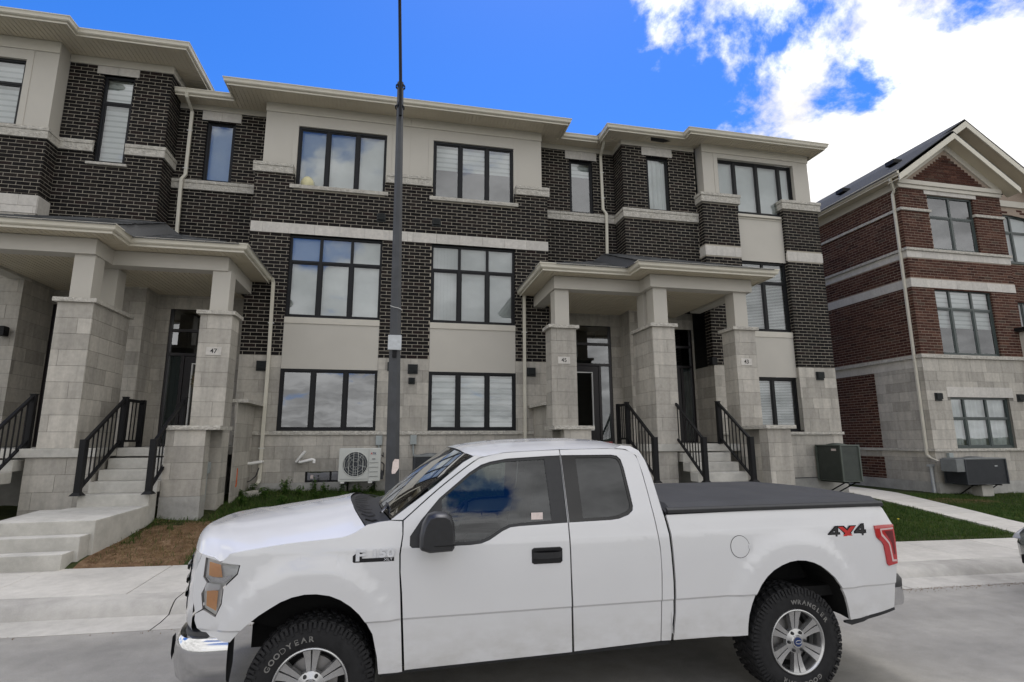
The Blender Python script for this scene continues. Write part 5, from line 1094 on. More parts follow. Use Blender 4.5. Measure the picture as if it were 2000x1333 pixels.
# wheels
def wheel(cx, side, steer, words):
    z0, r_ = .41, .412; y = YC+side*.985; ax = Vector((0, side, 0))
    b = MB(); prof = [(.235, -.26), (.25, -.275), (.32, -.285), (.375, -.275), (.398, -.255), (.402, -.20), (.402, -.07), (.398, -.02), (.378, .0), (.355, .010), (.30, .012), (.262, .004), (.245, -.008), (.235, -.02)]
    b.lathe(prof, (cx, y, z0), ax, 64); ty = b.build('tyre', 'tyre', TR, smooth=50); tyre_obj = ty
    b = MB(); n = 40; a1 = Vector((1, 0, 0)); a2 = Vector((0, 0, 1))
    def pt(r2, th, t): return Vector((cx, y, z0))+r2*(math.cos(th)*a1+math.sin(th)*a2)+ax*t
    for i in range(n):
        th0 = 2*math.pi*i/n
        for (t0, t1, sh, wd) in ((-.27, -.205, .1, .62), (-.195, -.145, .55, .55), (-.135, -.085, .0, .55), (-.075, -.003, .45, .62)):
            a = th0+sh*2*math.pi/n; c = a+wd*2*math.pi/n; sk = .25*2*math.pi/n*(1 if t0 > -.14 else -1)
            q = [pt(.398, a, t0), pt(.398, c, t0), pt(.398, c+sk, t1), pt(.398, a+sk, t1), pt(.414, a+.006, t0+.003), pt(.414, c-.006, t0+.003), pt(.413, c+sk-.006, t1-.004), pt(.413, a+sk+.006, t1-.004)]
            b.add(q, [(4,5,6,7),(0,1,5,4),(1,2,6,5),(2,3,7,6),(3,0,4,7)])
        # shoulder lugs running down on to the sidewall
        for k, (ra, rb_) in enumerate(((.398, .345), (.398, .365))):
            a = th0+(.1+.5*k)*2*math.pi/n; c = a+.34*2*math.pi/n
            q = [pt(.408, a, -.012), pt(.408, c, -.012), pt(rb_, c, .012), pt(rb_, a, .012), pt(.404, a+.004, .006), pt(.404, c-.004, .006), pt(rb_+.004, c-.004, .017), pt(rb_+.004, a+.004, .017)]
            b.add(q, [(4,5,6,7),(0,1,5,4),(1,2,6,5),(2,3,7,6),(3,0,4,7)])
    tag(b.build('tread', 'tyre', ty), kind='stuff')
    b = MB(); b.lathe([(.228, -.20), (.222, -.02), (.228, .0), (.236, .006), (.243, .004), (.246, -.006), (.24, -.018)], (cx, y, z0), ax, 64); b.lathe([(.0, -.13), (.21, -.13), (.226, -.10)], (cx, y, z0), ax, 40); rim = b.build('rim', 'alloy', TR, smooth=40)
    b = MB(); b.lathe([(0, -.115), (.165, -.115), (.165, -.10), (.06, -.09)], (cx, y, z0), ax, 36); b.build('brake_disc', 'brake', rim, smooth=40)
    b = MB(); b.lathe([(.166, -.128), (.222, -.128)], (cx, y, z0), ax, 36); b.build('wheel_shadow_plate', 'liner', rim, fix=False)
    for k in range(6):
        th = math.pi/6+k*math.pi/3; d = math.cos(th)*a1+math.sin(th)*a2; e = -math.sin(th)*a1+math.cos(th)*a2; C = Vector((cx, y, z0)); b = MB()
        for s2 in (-1, 1):
            P_ = []
            for rr, wi, wo, t in ((.05, .000, .024, -.020), (.10, .000, .030, -.024), (.16, .001, .040, -.020), (.205, .002, .052, -.012), (.235, .003, .062, -.004)):
                P_.append([C+d*rr+e*s2*wi+ax*(t-.028), C+d*rr+e*s2*(wi+.003)+ax*t, C+d*rr+e*s2*wo+ax*(t+.002), C+d*rr+e*s2*(wo+.006)+ax*(t-.035)])
            b.grid(P_)
        b.build('spoke', 'alloy', rim, smooth=35)
        q = MB(); q.lathe([(.0, .012), (.010, .010), (.013, -.004), (.013, -.03)], C+.072*(math.cos(th+math.pi/6)*a1+math.sin(th+math.pi/6)*a2)+ax*(-.012), ax, 10); q.build('lug_nut', 'truck_black', rim, smooth=40)
    b = MB(); b.lathe([(.0, -.002), (.045, -.002), (.05, -.01), (.092, -.022), (.098, -.05)], (cx, y, z0), ax, 32); b.build('hub', 'alloy', rim, smooth=40)
    b = MB(); b.lathe([(.0, .004), (.034, .003), (.036, -.004)], (cx, y, z0), ax, 32); b.build('centre_cap', 'blue_badge', rim, smooth=40)
    b = MB(); P_ = [(cx+.027*math.cos(t), y+side*.0065, z0+.0125*math.sin(t)) for t in np.linspace(0, 2*math.pi, 25)]; b.tube(P_, .0016, 5, cap=False); b.build('oval_emblem', 'chrome', rim, fix=False)
    if side < 0:
        for word, mid, rad, step in words:
            n_ = len(word)
            for i, ch in enumerate(word):
                th = mid+(i-(n_-1)/2)*step            # clockwise from the top as seen from the street
                p = Vector((cx+rad*math.sin(th), y-.0155, z0+rad*math.cos(th))); rot = FRONT @ Matrix.Rotation(-th, 3, 'Z')
                text('letter', ch, .046, p, rot, 'tyre_letter', tyre_obj, .0012, sx=1.12, bold=.0012); text('letter_face', ch, .046, p+Vector((0, -.0014, 0)), rot, 'tyre', tyre_obj, .0003, sx=1.12, bold=-.0022)
for cx, words in ((-.50, (('GOODYEAR', R(-32), .300, .155), ('WRANGLER', R(148), .300, .155))), (3.20, (('WRANGLER', R(28), .300, .155), ('GOODYEAR', R(180), .300, .155)))):
    for side in (-1, 1): wheel(cx, side, 0, words)
# chassis, axles, cabin
b = MB(); b.box(-1.0, 4.1, YC-.42, YC-.30, .50, .66); b.box(-1.0, 4.1, YC+.30, YC+.42, .50, .66); b.box(-.95, -.1, YC-.5, YC+.5, .66, 1.15); b.box(-.05, 2.1, YC-.88, YC+.88, .46, .54); b.tube([(-.5, YC-.75, .42), (-.5, YC+.75, .42)], .05, 10); b.tube([(3.2, YC-.75, .42), (3.2, YC+.75, .42)], .06, 12); b.box(3.05, 3.35, YC-.16, YC+.16, .30, .56); b.tube([(1.0, YC+.3, .45), (2.6, YC+.35, .45), (3.0, YC+.45, .62), (3.9, YC+.55, .5)], .04, 8); b.build('chassis', 'liner', TR)
b = MB(); b.box(.02, .38, YC-.80, YC+.80, .95, 1.36); b.box(.30, .48, YC-.80, YC+.80, 1.20, 1.33); b.build('dashboard', 'seat', TR, bevel=.03)
for s in (-.38, .38):
    b = MB(); b.box(.72, 1.22, YC+s-.26, YC+s+.26, .85, 1.08); b.prism([(1.12, 1.05), (1.30, 1.05), (1.40, 1.66), (1.28, 1.68)], 'y', YC+s-.26, YC+s+.26); b.build('seat', 'seat', TR, bevel=.04); b = MB(); b.prism([(1.30, 1.66), (1.41, 1.66), (1.44, 1.84), (1.34, 1.85)], 'y', YC+s-.13, YC+s+.13); b.build('headrest', 'seat', TR, bevel=.03)
b = MB(); b.tube([(.52+.08*math.cos(t), YC-.38+.19*math.sin(t), 1.33+.165*math.cos(t)) for t in np.linspace(0, 2*math.pi, 25)], .016, 8, cap=False); b.tube([(.36, YC-.38, 1.24), (.52, YC-.38, 1.33)], .03, 8); b.build('steering_wheel', 'seat', TR, smooth=60)
b = MB(); b.box(1.55, 2.0, YC-.7, YC+.7, .8, 1.05); b.build('rear_bench', 'seat', TR, bevel=.03)
b = MB(); P_ = [[(x, YC+v*.70, z) for v in (-1, 1)] for x, z in ((.62, 1.87), (.8, 1.905), (1.9, 1.91))]; b.grid(P_); b.build('headliner', 'blind_grey', TR, fix=False)
b = MB(); b.cbox((1.07, YC-TW(1.07, 1.42)+.012, 1.44), (.09, .002, .05)); b.build('window_sticker', 'paper', TR)
# ---------------------------------------------------------------- red brick house to the right
RH = House('brick_house', 'red brick house with a gable and pale stone base at the right edge', (17.5, 14, .4), 'brick_red', 'mortar_red')
XR, XE, YF, YF2 = 15.46, 19.56, 13.2, 13.75
zl = [1.67, 1.93, 2.22, 2.51, 2.80, 3.09, 3.39, 3.68, 3.97, 4.37]; zlow = [.71, 1.0, 1.29, 1.59]
bricks(RH, YF, 'y', XR, XE, 4.48, 9.88, [(16.31, 18.55, 4.4, 6.59), (XR, XE, 6.59, 6.87), (XR, XE, 7.55, 7.86), (16.55, 18.40, 7.8, 9.74), (16.45, 18.55, 9.74, 9.88), (XR, 16.55, 9.11, 9.20), (18.40, XE, 9.11, 9.20)], ph=XR, depth=.10)
stones(RH.o, RH.swall, YF, 'y', XR, XE, zl, [(16.31, 18.55, 1.6, 3.19), (16.2, 18.72, 3.19, 3.50)], ph=XR, depth=.12); stones(RH.o, RH.swall, YF, 'y', XR, XE, zlow, ph=XR+.2)
b = MB(); b.box(XR-.01, XE, YF-.012, YF+.1, .1, .71); b.box(XR-.012, XR+.1, YF+.1, 24, .1, .71); b.build('foundation', 'parge', RH.o)
band(RH, YF, 16.2, 18.72, 3.19, 3.50, .50, None, name='lintel'); band(RH, YF, 16.45, 18.55, 9.742, 9.878, .52, None, name='lintel')
band(RH, YF, XR-.01, XE, 6.592, 6.868, .6, XR+.55); band(RH, YF, XR-.01, XE, 7.552, 7.775, .6, XR+.57)
def strip(x0, x1, y, z0, z1, pr, nm):
    n = max(1, round((x1-x0)/.62))
    for i in range(n): q = MB(); rockbox(q, x0+(x1-x0)*i/n+.0015, x0+(x1-x0)*(i+1)/n-.0015, y-pr, y+.05, z0, z1); q.build(nm, 'stone_rock', RH.o, fix=False)
strip(XR-.06, XE+.05, YF, 7.777, 7.86, .06, 'ledge_cap'); strip(XR-.05, 16.6, YF, 9.112, 9.198, .05, 'ledge'); strip(18.36, XE+.03, YF, 9.112, 9.198, .05, 'ledge'); strip(XR-.06, XE+.05, YF, 4.372, 4.478, .06, 'ledge'); strip(XR-.06, XE+.05, YF, 1.592, 1.668, .06, 'sill_stone')
side_ops = [(YF, 24, 6.59, 6.87), (YF, 24, 7.55, 7.86), (YF, 24, 9.11, 9.20)]
bricks(RH, XR, 'x', YF, 24, 4.48, 10.0, side_ops, ph=YF, sgn=-1)
bricks(RH, XR, 'x', 14.92, 24, 1.67, 4.09, ph=YF, sgn=-1); bricks(RH, XR, 'x', 14.92, 24, .71, 1.40, ph=YF, sgn=-1)
stones(RH.o, RH.swall, XR, 'x', YF, 14.92, [z for z in zl if z < 4.1]+[4.09], ph=YF, sgn=-1); stones(RH.o, RH.swall, XR, 'x', YF, 24, [4.09, 4.37], ph=YF, sgn=-1, mat='stone_smooth'); stones(RH.o, RH.swall, XR, 'x', YF, 14.92, [.71, 1.0, 1.29, 1.40], ph=YF, sgn=-1); stones(RH.o, RH.swall, XR, 'x', YF, 24, [1.40, 1.59], ph=YF, sgn=-1)
band(RH, XR, YF, 24, 6.592, 6.868, .9, YF+.6, axis='x', sgn=-1); band(RH, XR, YF, 24, 7.552, 7.775, .9, YF+.6, axis='x', sgn=-1)
for z0, z1, pr, nm in ((7.777, 7.86, .06, 'ledge_cap'), (9.112, 9.198, .05, 'ledge'), (4.372, 4.478, .06, 'ledge'), (1.592, 1.668, .06, 'sill_stone')): b = MB(); b.box(XR-pr, XR+.05, YF+.05, 24, z0, z1); b.build(nm, 'stone_rock', RH.o)
window(RH, 16.31, 18.55, 1.67, 3.19, YF+.07, [0, .25, .63, 1], 2.57, 'curtain', 'frame_green'); window(RH, 16.31, 18.55, 4.48, 6.59, YF+.06, [0, .28, .66, 1], 5.97, 'zebra.42', 'frame_green'); window(RH, 16.55, 18.40, 7.86, 9.74, YF+.06, 2, 9.02, 'none', 'frame_green', glass='glass')
vent(RH, 15.85, YF, 3.19, .24); vent(RH, 18.97, YF, 3.19, .24)
# cornice, gable brick, rakes, roof
for z0, z1, pr in ((9.88, 10.0, .05), (10.005, 10.15, .09)): b = MB(); b.box(XR-pr*.4, XE+.02, YF-pr, YF+.05, z0, z1); b.build('cornice', 'trim', RH.o, bevel=.004)
GX, GS = 17.52, .70; k0 = 0
z = 10.15
j = 0
while True:
    hw = (11.30-z-CB)/GS
    if hw < .08: break
    a = GX-hw; off = (LB/2 if j % 2 else 0)+GX; i = math.floor((a-off)/LB); u = a
    while u < GX+hw-.01:
        e = min(off+(i+1)*LB, GX+hw); i += 1
        if e-u > .04: RH.bricks.append((((u+e)/2, YF+.01, z+CB/2), (e-u-.01, .02, CB-.0105)))
        u = e
    z += CB; j += 1
RH.wall.add([(GX-2.05, YF+.009, 10.1), (GX+2.05, YF+.009, 10.1), (GX, YF+.009, 11.5)], [(0, 1, 2)])
bricks(RH, YF2, 'y', XE, 24, 1.0, 9.9, [(19.9, 21.6, 7.8, 9.62), (19.9, 21.6, 4.6, 6.5)], ph=XE); window(RH, 19.9, 21.6, 7.86, 9.62, YF2+.06, 2, 9.0, 'plain', 'frame_green'); window(RH, 19.75, 21.6, 5.42, 6.5, YF2+.06, 2, None, 'plain', 'frame_green'); b = MB(); b.box(XE, 24, YF2-.05, YF2+.05, 9.9, 10.12); b.build('cornice', 'trim', RH.o)
b = MB(); b.box(19.40, 22, YF-.25, YF2, 2.0, 5.30); b.build('bay_panel', 'siding', RH.o, bevel=.01); b = MB(); b.box(19.22, 22.2, YF-.42, YF2, 5.31, 5.42); b.build('bay_roof', 'frame_black', RH.o, bevel=.01)
def slab(p0, p1, y0, y1, t, mat, nm, par=None):
    b = MB(); (x0, z0), (x1, z1) = p0, p1; b.add([(x0, y0, z0), (x1, y0, z1), (x1, y1, z1), (x0, y1, z0), (x0, y0, z0-t), (x1, y0, z1-t), (x1, y1, z1-t), (x0, y1, z0-t)], [(0,1,2,3),(7,6,5,4),(0,4,5,1),(1,5,6,2),(2,6,7,3),(3,7,4,0)]); return b.build(nm, mat, RH.o)
YO = YF-.42
for s in (-1, 1):
    e0 = (GX+s*2.42, 10.10); pk = (GX, 10.10+2.42*GS)
    slab(e0, pk, YO, YO+.035, .20, 'gutter', 'rake_board'); slab((e0[0], e0[1]-.13), (pk[0], pk[1]-.13), YO+.04, YF+.02, .02, 'soffit', 'rake_soffit'); slab((GX+s*2.1, 10.19), (GX, 10.19+2.1*GS), YF-.045, YF+.02, .26, 'trim', 'rake_trim')
slab((15.02, 10.20), (17.50, 11.90), YO+.02, 24, .03, 'shingle', 'roof'); slab((17.50, 11.90), (18.75, 12.75), YF2-.48, 24, .03, 'shingle', 'roof'); slab((18.75, 12.75), (23.5, 9.5), YF2-.48, 24, .03, 'shingle', 'roof'); slab((GX+2.45, 10.15), (GX, 11.87), YO+.02, 16, .03, 'shingle', 'roof')
slab((17.6, 11.86), (18.75, 12.66), YF2-.5, YF2-.46, .22, 'gutter', 'rake_board'); slab((18.75, 12.66), (23.4, 9.45), YF2-.5, YF2-.46, .22, 'gutter', 'rake_board'); slab((18.75, 12.50), (23.4, 9.29), YF2-.455, YF2+.05, .02, 'soffit', 'rake_soffit'); slab((17.7, 11.8), (18.75, 12.50), YF2-.455, YF2+.05, .02, 'soffit', 'rake_soffit')
b = MB(); b.add([(GX, YF2, 10), (23.4, YF2, 9.3), (18.75, YF2, 12.5), (17.7, YF2, 11.7)], [(0, 1, 2, 3)]); b.build('gable_wall', 'mortar_red', RH.o, fix=False)
eave(RH, [(15.02, 24), (15.02, YO+.02)], None, 10.24); soffit(RH, 15.11, XR+.02, YO+.03, 24, 10.09, axis='x'); b = MB(); b.box(XR-.03, XR+.02, YF+.05, 24, 9.86, 10.088); b.build('frieze', 'trim', RH.o)
for y, x in ((14.2, 16.6), (16.3, 16.5), (18.5, 16.4)): b = MB(); zr = 10.2+(x-15.02)*.683; b.box(x-.18, x+.18, y-.18, y+.18, zr, zr+.16); b.build('roof_vent', 'frame_black', RH.o, bevel=.02)
spout(RH, [(15.10, 13.1, 10.1), (15.12, 13.12, 10.02), (15.40, 13.30, 9.78), (15.40, 13.36, 9.70), (15.40, 13.40, 1.50), (15.38, 13.3, 1.42), (15.40, 13.10, 1.33)])
b = MB(); b.tube([(15.39, 13.32, .35), (15.39, 13.32, 1.20)], .045, 10); b.box(15.30, 15.44, 13.25, 13.38, 1.16, 1.22); b.build('drain_pipe', 'galv', RH.o, smooth=40)
RH.finish()

# ---------------------------------------------------------------- street lamp
LP = thing('lamp_post', 'tall dark grey octagonal lamp post standing behind the truck windshield', 'street lamp', (-.02, 9.2, .35))
b = MB(); prof = [(.3, .135), (.9, .122), (3.6, .101), (8.0, .064), (8.5, .060)]; pts = [(-.02-.013*(z-.5), 9.2, z) for z, r_ in prof]
n = 8; vs = []
for (x, y, z), (_, r_) in zip(pts, prof): vs += [(x+r_*math.cos(2*math.pi*(j+.5)/n), y+r_*math.sin(2*math.pi*(j+.5)/n), z) for j in range(n)]
b.add(vs, [(i*n+j, i*n+(j+1) % n, (i+1)*n+(j+1) % n, (i+1)*n+j) for i in range(len(pts)-1) for j in range(n)]+[tuple((len(pts)-1)*n+j for j in range(n))])
plain('pole_paint', (.040, .043, .048), .45, .5, var=.2, scale=5); b.build('pole', 'pole_paint', LP)
b = MB(); b.tube([(-.105, 9.06, 7.75), (-.125, 9.06, 8.5), (-.20, 9.02, 10.3)], .03, 10); b.build('arm', 'black_metal', LP, smooth=40)
b = MB()
for z in (8.0, 8.42): b.lathe([(.075, -.015), (.09, -.015), (.09, .015), (.075, .015)], (-.122, 9.2, z), (0, 0, 1), 12, close=True); b.box(-.15, -.09, 9.05, 9.14, z-.015, z+.015)
b.build('clamp', 'black_metal', LP)
b = MB(); b.prism([(-.17, 8.3), (-.06, 8.15), (.06, 8.15), (.17, 8.3), (.17, 9.05), (-.17, 9.05)], 'z', 10.27, 10.36); b.v = [(x-.20, y, z) for x, y, z in b.v]; b.build('lamp_head', 'black_metal', LP, bevel=.02)
b = MB(); b.box(-.175, .045, 9.03, 9.085, 3.475, 3.725); b.build('control_box', 'galv', LP, bevel=.006)
b = MB(); b.box(-.10, -.03, 9.06, 9.10, 3.36, 3.474); b.build('bracket', 'black_metal', LP)
b = MB(); b.add([(-.045, 9.072, 1.50), (-.03, 9.07, 1.66), (.0, 9.068, 1.705), (.065, 9.085, 1.70), (.07, 9.085, 1.56), (.01, 9.068, 1.475), (-.04, 9.072, 1.47)], [(0, 1, 2, 3, 4, 5, 6)]); b.build('paper_notice', 'paper', LP, fix=False)
b = MB(); b.tube([(-.16, 9.11, 4.24), (-.10, 9.085, 4.215), (-.02, 9.085, 4.20), (.035, 9.12, 4.185), (.03, 9.2, 4.19)], .005, 6); b.build('cable_tie', 'white_paint', LP)

# ---------------------------------------------------------------- air conditioners
AC = thing('air_conditioner', 'white heat pump with a round fan grille on wall brackets beside the lamp post', 'air conditioner', (-.77, 12.9, 1.05))
b = MB(); b.box(-1.22, -.31, 12.82, 13.14, 1.09, 1.82); b.build('cabinet', 'ac_white', AC, bevel=.02)
b = MB(); b.lathe([(.0, 0), (.262, 0)], (-.86, 12.813, 1.47), (0, -1, 0), 40); b.build('fan_opening', 'ac_dark', AC, fix=False)
b = MB(); b.lathe([(.262, .0), (.275, .008), (.285, .0)], (-.86, 12.818, 1.47), (0, -1, 0), 40)
for r_ in (.06, .12, .18, .23): b.lathe([(r_-.003, 0), (r_, .006), (r_+.003, 0)], (-.86, 12.808, 1.47), (0, -1, 0), 32)
for k in range(-2, 4): x = -.90+k*.1; h = math.sqrt(max(0, .262**2-(x+.86)**2)); b.tube([(x, 12.80, 1.47-h), (x, 12.80, 1.47+h)], .006, 6)
b.build('fan_grille', 'ac_white', AC)
for k in range(5):
    th = k*2*math.pi/5; b = MB(); c, s_ = math.cos(th), math.sin(th); P_ = [[(-.86+r_*(c*math.cos(a)-s_*math.sin(a)), 12.826+.02*t, 1.47+r_*(s_*math.cos(a)+c*math.sin(a))) for t, a in ((-1, -.35), (0, 0), (1, .35))] for r_ in (.05, .15, .24)]; b.grid(P_); b.build('fan_blade', 'ac_grey', AC, fix=False)
b = MB()
for z in (1.20, 1.30, 1.40, 1.50): b.box(-.555, -.36, 12.806, 12.819, z, z+.006)
b.box(-.575, -.571, 12.812, 12.819, 1.11, 1.80); b.box(-1.18, -.60, 12.812, 12.819, 1.145, 1.15); b.build('panel_groove', 'ac_grey', AC, fix=False)
for ch, x, mt in (('A', -.515, 'red_print'), ('T', -.475, 'blue_badge'), ('K', -.435, 'blue_badge')): text('brand_letter', ch, .065, (x, 12.8125, 1.70), FRONT, mt, AC, .001, sx=.9, bold=.002)
b = MB(); b.box(-.50, -.43, 12.808, 12.819, 1.572, 1.592); b.build('name_plate', 'ac_grey', AC)
for x in (-1.05, -.45): b = MB(); b.box(x-.02, x+.02, 12.72, 13.41, 1.045, 1.088); b.box(x-.02, x+.02, 13.37, 13.41, .75, 1.045); b.build('wall_bracket', 'black_metal', AC); b = MB(); b.box(x-.12, x-.03, 12.78, 12.84, 1.06, 1.089); b.build('rubber_foot', 'white_paint', AC)
b = MB(); b.box(-.309, -.25, 12.95, 13.1, 1.12, 1.30); b.tube([(-.30, 13.0, 1.5), (-.24, 13.05, 1.45), (-.25, 13.2, 1.2), (-.3, 13.38, 1.3)], .014, 6); b.tube([(-.30, 13.0, 1.66), (-.26, 13.1, 1.62), (-.27, 13.35, 1.7)], .012, 6); b.build('refrigerant_line', 'cable', AC, smooth=50)
def condenser(loc, w_, d, h, label, mat, brand=None, stand=True, rot=0, light_top=False):
    x, y, z = loc; o = thing('air_conditioner', label, 'air conditioner', loc); hw, hd = w_/2, d/2
    b = MB(); b.box(x-hw+.015, x+hw-.015, y-hd+.015, y+hd-.015, z+.03, z+h-.04); b.build('coil', 'ac_dark', o)
    b = MB()
    for sx in (-1, 1):
        for sy in (-1, 1): b.box(x+sx*hw-.022, x+sx*hw+.022, y+sy*hd-.022, y+sy*hd+.022, z, z+h-.04)
    b.build('corner_post', mat, o, bevel=.006)
    b = MB(); nl = int((h-.1)/.028)
    for k in range(nl):
        zz = z+.05+k*.028; b.box(x-hw, x+hw, y-hd-.002, y-hd+.008, zz, zz+.014); b.box(x-hw-.002, x-hw+.008, y-hd, y+hd, zz, zz+.014)
    tag(b.build('louvre', mat, o, fix=False), kind='stuff')
    b = MB(); b.box(x-hw-.02, x+hw+.02, y-hd-.02, y+hd+.02, z+h-.04, z+h); b.build('top_cover', 'ac_grey' if light_top else mat, o, bevel=.01)
    b = MB(); b.box(x-hw-.01, x+hw+.01, y-hd-.01, y+hd+.01, z, z+.03); b.build('base_pan', mat, o, bevel=.006)
    b = MB(); rr = min(hw, hd)*.85
    for k in range(6): b.lathe([(rr*(k+1)/6-.004, 0), (rr*(k+1)/6, .012+.03*(1-(k/5)**2)), (rr*(k+1)/6+.004, 0)], (x, y, z+h), (0, 0, 1), 28)
    b.build('fan_guard', 'ac_grey' if light_top else mat, o)
    if stand:
        for s in (-1, 1):
            b = MB(); xx = x+s*hw*.6; b.tube([(xx, y-hd-.03, z-.02), (xx, 13.1, z-.02)], .018, 6); b.tube([(xx, y-hd+.1, z-.03), (xx, 13.1, z-.42)], .016, 6); b.build('wall_bracket', 'black_metal', o)
    return o
c1 = condenser((11.58, 12.62, .88), .56, .84, .94, 'grey green air conditioner on brackets at the right corner of the dark brick row', 'ac_green'); b = MB(); b.cbox((11.293, 12.42, 1.69), (.006, .16, .055)); b.build('brand_badge', 'paper', c1, bevel=.002)
condenser((.80, 12.80, 1.0), .74, .56, .66, 'dark air conditioner half hidden behind the truck windshield', 'ac_dark', light_top=True)
c3 = condenser((16.25, 12.75, .70), 1.42, .62, .72, 'wide dark air conditioner in front of the red brick house', 'ac_dark', stand=True, light_top=True); b = MB(); b.box(15.24, 15.52, 12.44, 12.9, 1.05, 1.40); b.build('service_panel', 'ac_grey', c3, bevel=.01); b = MB(); b.cbox((16.6, 12.432, 1.2), (.10, .004, .03)); b.build('brand_badge', 'galv', c3)
b = MB(); b.box(16.2, 16.6, 12.6, 12.9, .36, .66); b.build('support_block', 'concrete', c3)

# ---------------------------------------------------------------- pipes, meters, boxes on the walls
def solo(name, mb, mat, label, cat, group=None, **k): return tag(mb.build(name, mat, **k), label, cat, group)
b = MB(); b.tube([(-2.92, 13.22, 1.53), (-3.12, 13.20, 1.50), (-3.22, 13.20, 1.50), (-3.26, 13.20, 1.47), (-3.27, 13.19, 1.39)], .035, 12); b.tube([(-2.93, 13.22, 1.53), (-2.925, 13.40, 1.53)], .03, 10); solo('vent_pipe', b, 'pvc', 'bent white plastic pipe left of the downspout on house 47', 'pipe', smooth=50)
b = MB(); b.tube([(-1.99, 13.18, 1.76), (-2.02, 13.18, 1.72), (-2.17, 13.22, 1.53), (-2.15, 13.40, 1.52)], .035, 12); solo('vent_pipe', b, 'pvc', 'white plastic pipe slanting up to the right above the basement window', 'pipe', smooth=50)
b = MB(); b.tube([(-2.13, 13.40, 1.50), (-2.10, 13.22, 1.51), (-1.84, 13.20, 1.57), (-1.79, 13.19, 1.56), (-1.79, 13.18, 1.49)], .035, 12); solo('vent_pipe', b, 'pvc', 'white plastic pipe with a down elbow beside the slanting pipe', 'pipe', smooth=50)
for x, z, lb in ((-.38, 2.0, 'small grey switch box between the heat pump and the lamp post'), (.42, 2.01, 'small grey switch box to the right of the lamp post'), (15.92, 1.45, 'small grey switch box on the red brick house')):
    y = YA if x < 5 else YF; o = thing('switch_box', lb, 'switch box', (x, y, z)); b = MB(); b.box(x-.075, x+.075, y-.10, y-.01, z-.12, z+.10); b.build('box', 'grey_box', o, bevel=.008); b = MB(); b.tube([(x, y-.05, z-.12), (x, y-.05, z-.20), (x+.02, y-.06, z-.45)] if x < 5 else [(x, y-.05, z-.12), (x+.03, y-.06, z-.45), (x+.12, y-.1, z-.68), (x+.25, y-.2, z-.70), (x+.38, y-.3, z-.55)], .022, 8); b.build('conduit', 'grey_box', o, smooth=50)
EM = thing('electric_meter', 'round grey electric meter in the corner beside the porch of number 47', 'meter', (-3.36, 13.3, 2.0)); b = MB(); b.box(-3.48, -3.27, 13.22, 13.40, 1.92, 2.30); b.build('meter_box', 'grey_box', EM, bevel=.01); b = MB(); b.lathe([(.085, 0), (.085, .05), (.07, .10), (0, .105)], (-3.37, 13.22, 2.20), (0, -1, 0), 20); b.build('meter_glass', 'glass_dark', EM, smooth=40); b = MB(); b.box(-3.48, -3.34, 13.28, 13.40, 1.50, 1.72); b.build('junction_box', 'grey_box', EM, bevel=.008); b = MB(); b.tube([(-3.42, 13.3, 1.92), (-3.42, 13.3, 1.72)], .02, 8); b.tube([(-3.44, 13.3, 1.50), (-3.42, 13.27, 1.30), (-3.33, 13.22, 1.15), (-3.27, 13.2, 1.05), (-3.22, 13.15, .8)], .024, 8); b.build('conduit', 'rubber_hose', EM, smooth=50)
b = MB(); b.tube([(-3.40, 13.28, 1.45), (-3.36, 13.25, 1.18), (-3.25, 13.24, 1.08), (-3.12, 13.25, 1.12), (-3.02, 13.28, 1.22), (-2.97, 13.30, 1.4)], .012, 6); solo('cable', b, 'cable', 'black cable looping from the meter box to the downspout', 'cable', smooth=50)
GM = thing('gas_meter', 'grey gas meter in the gap behind the low stone pillar of number 47', 'meter', (-3.44, 11.25, 1.35)); b = MB(); b.box(-3.55, -3.36, 11.15, 11.32, 1.40, 1.62); b.build('meter_body', 'grey_box', GM, bevel=.03); b = MB(); b.lathe([(.07, 0), (.085, .03), (.07, .06)], (-3.48, 11.22, 1.70), (0, 0, 1), 14); b.tube([(-3.48, 11.22, 1.6), (-3.48, 11.22, 1.85), (-3.56, 11.3, 1.88)], .02, 8); b.tube([(-3.40, 11.22, 1.42), (-3.40, 11.22, .9)], .018, 8); b.build('regulator', 'grey_box', GM, smooth=40); piece('dial_plate', 'white_paint', (-3.44, 11.146, 1.50), (.08, .004, .06), GM)
b = MB(); b.box(-3.20, -3.165, 12.36, 12.385, 1.08, 1.44); b.lathe([(.012, 0), (.02, .03), (.012, .06)], (-3.185, 12.36, 1.06), (0, 0, 1), 8); solo('marker_stake', b, 'orange', 'thin orange marker stake against the porch of number 47', 'stake')
b = MB(); zg = zlawn(-3.0, 12.9); b.add([(-3.25, 12.72, zg-.03), (-2.85, 12.66, zg-.03), (-2.78, 12.95, zg-.03), (-3.0, 13.08, zg-.03), (-3.2, 12.98, zg-.03), (-3.23, 12.74, zg+.05), (-2.87, 12.68, zg+.075), (-2.80, 12.94, zg+.10), (-3.0, 13.06, zg+.09), (-3.18, 12.97, zg+.06)], [(5,6,7,8,9),(0,1,6,5),(1,2,7,6),(2,3,8,7),(3,4,9,8),(4,0,5,9)]); solo('flat_stone', b, 'stone_rock', 'flat grey stone lying in the weeds under the downspout', 'stone', bevel=.02)
b = MB(); b.box(8.92, 8.94, 12.96, 12.99, .95, 1.42); b.tube([(8.93, 12.97, .96), (9.9, 12.98, .94), (11.2, 12.99, .95)], .012, 6); solo('conduit', b, 'cable', 'dark pipe running along the wall foot of number 43', 'pipe')
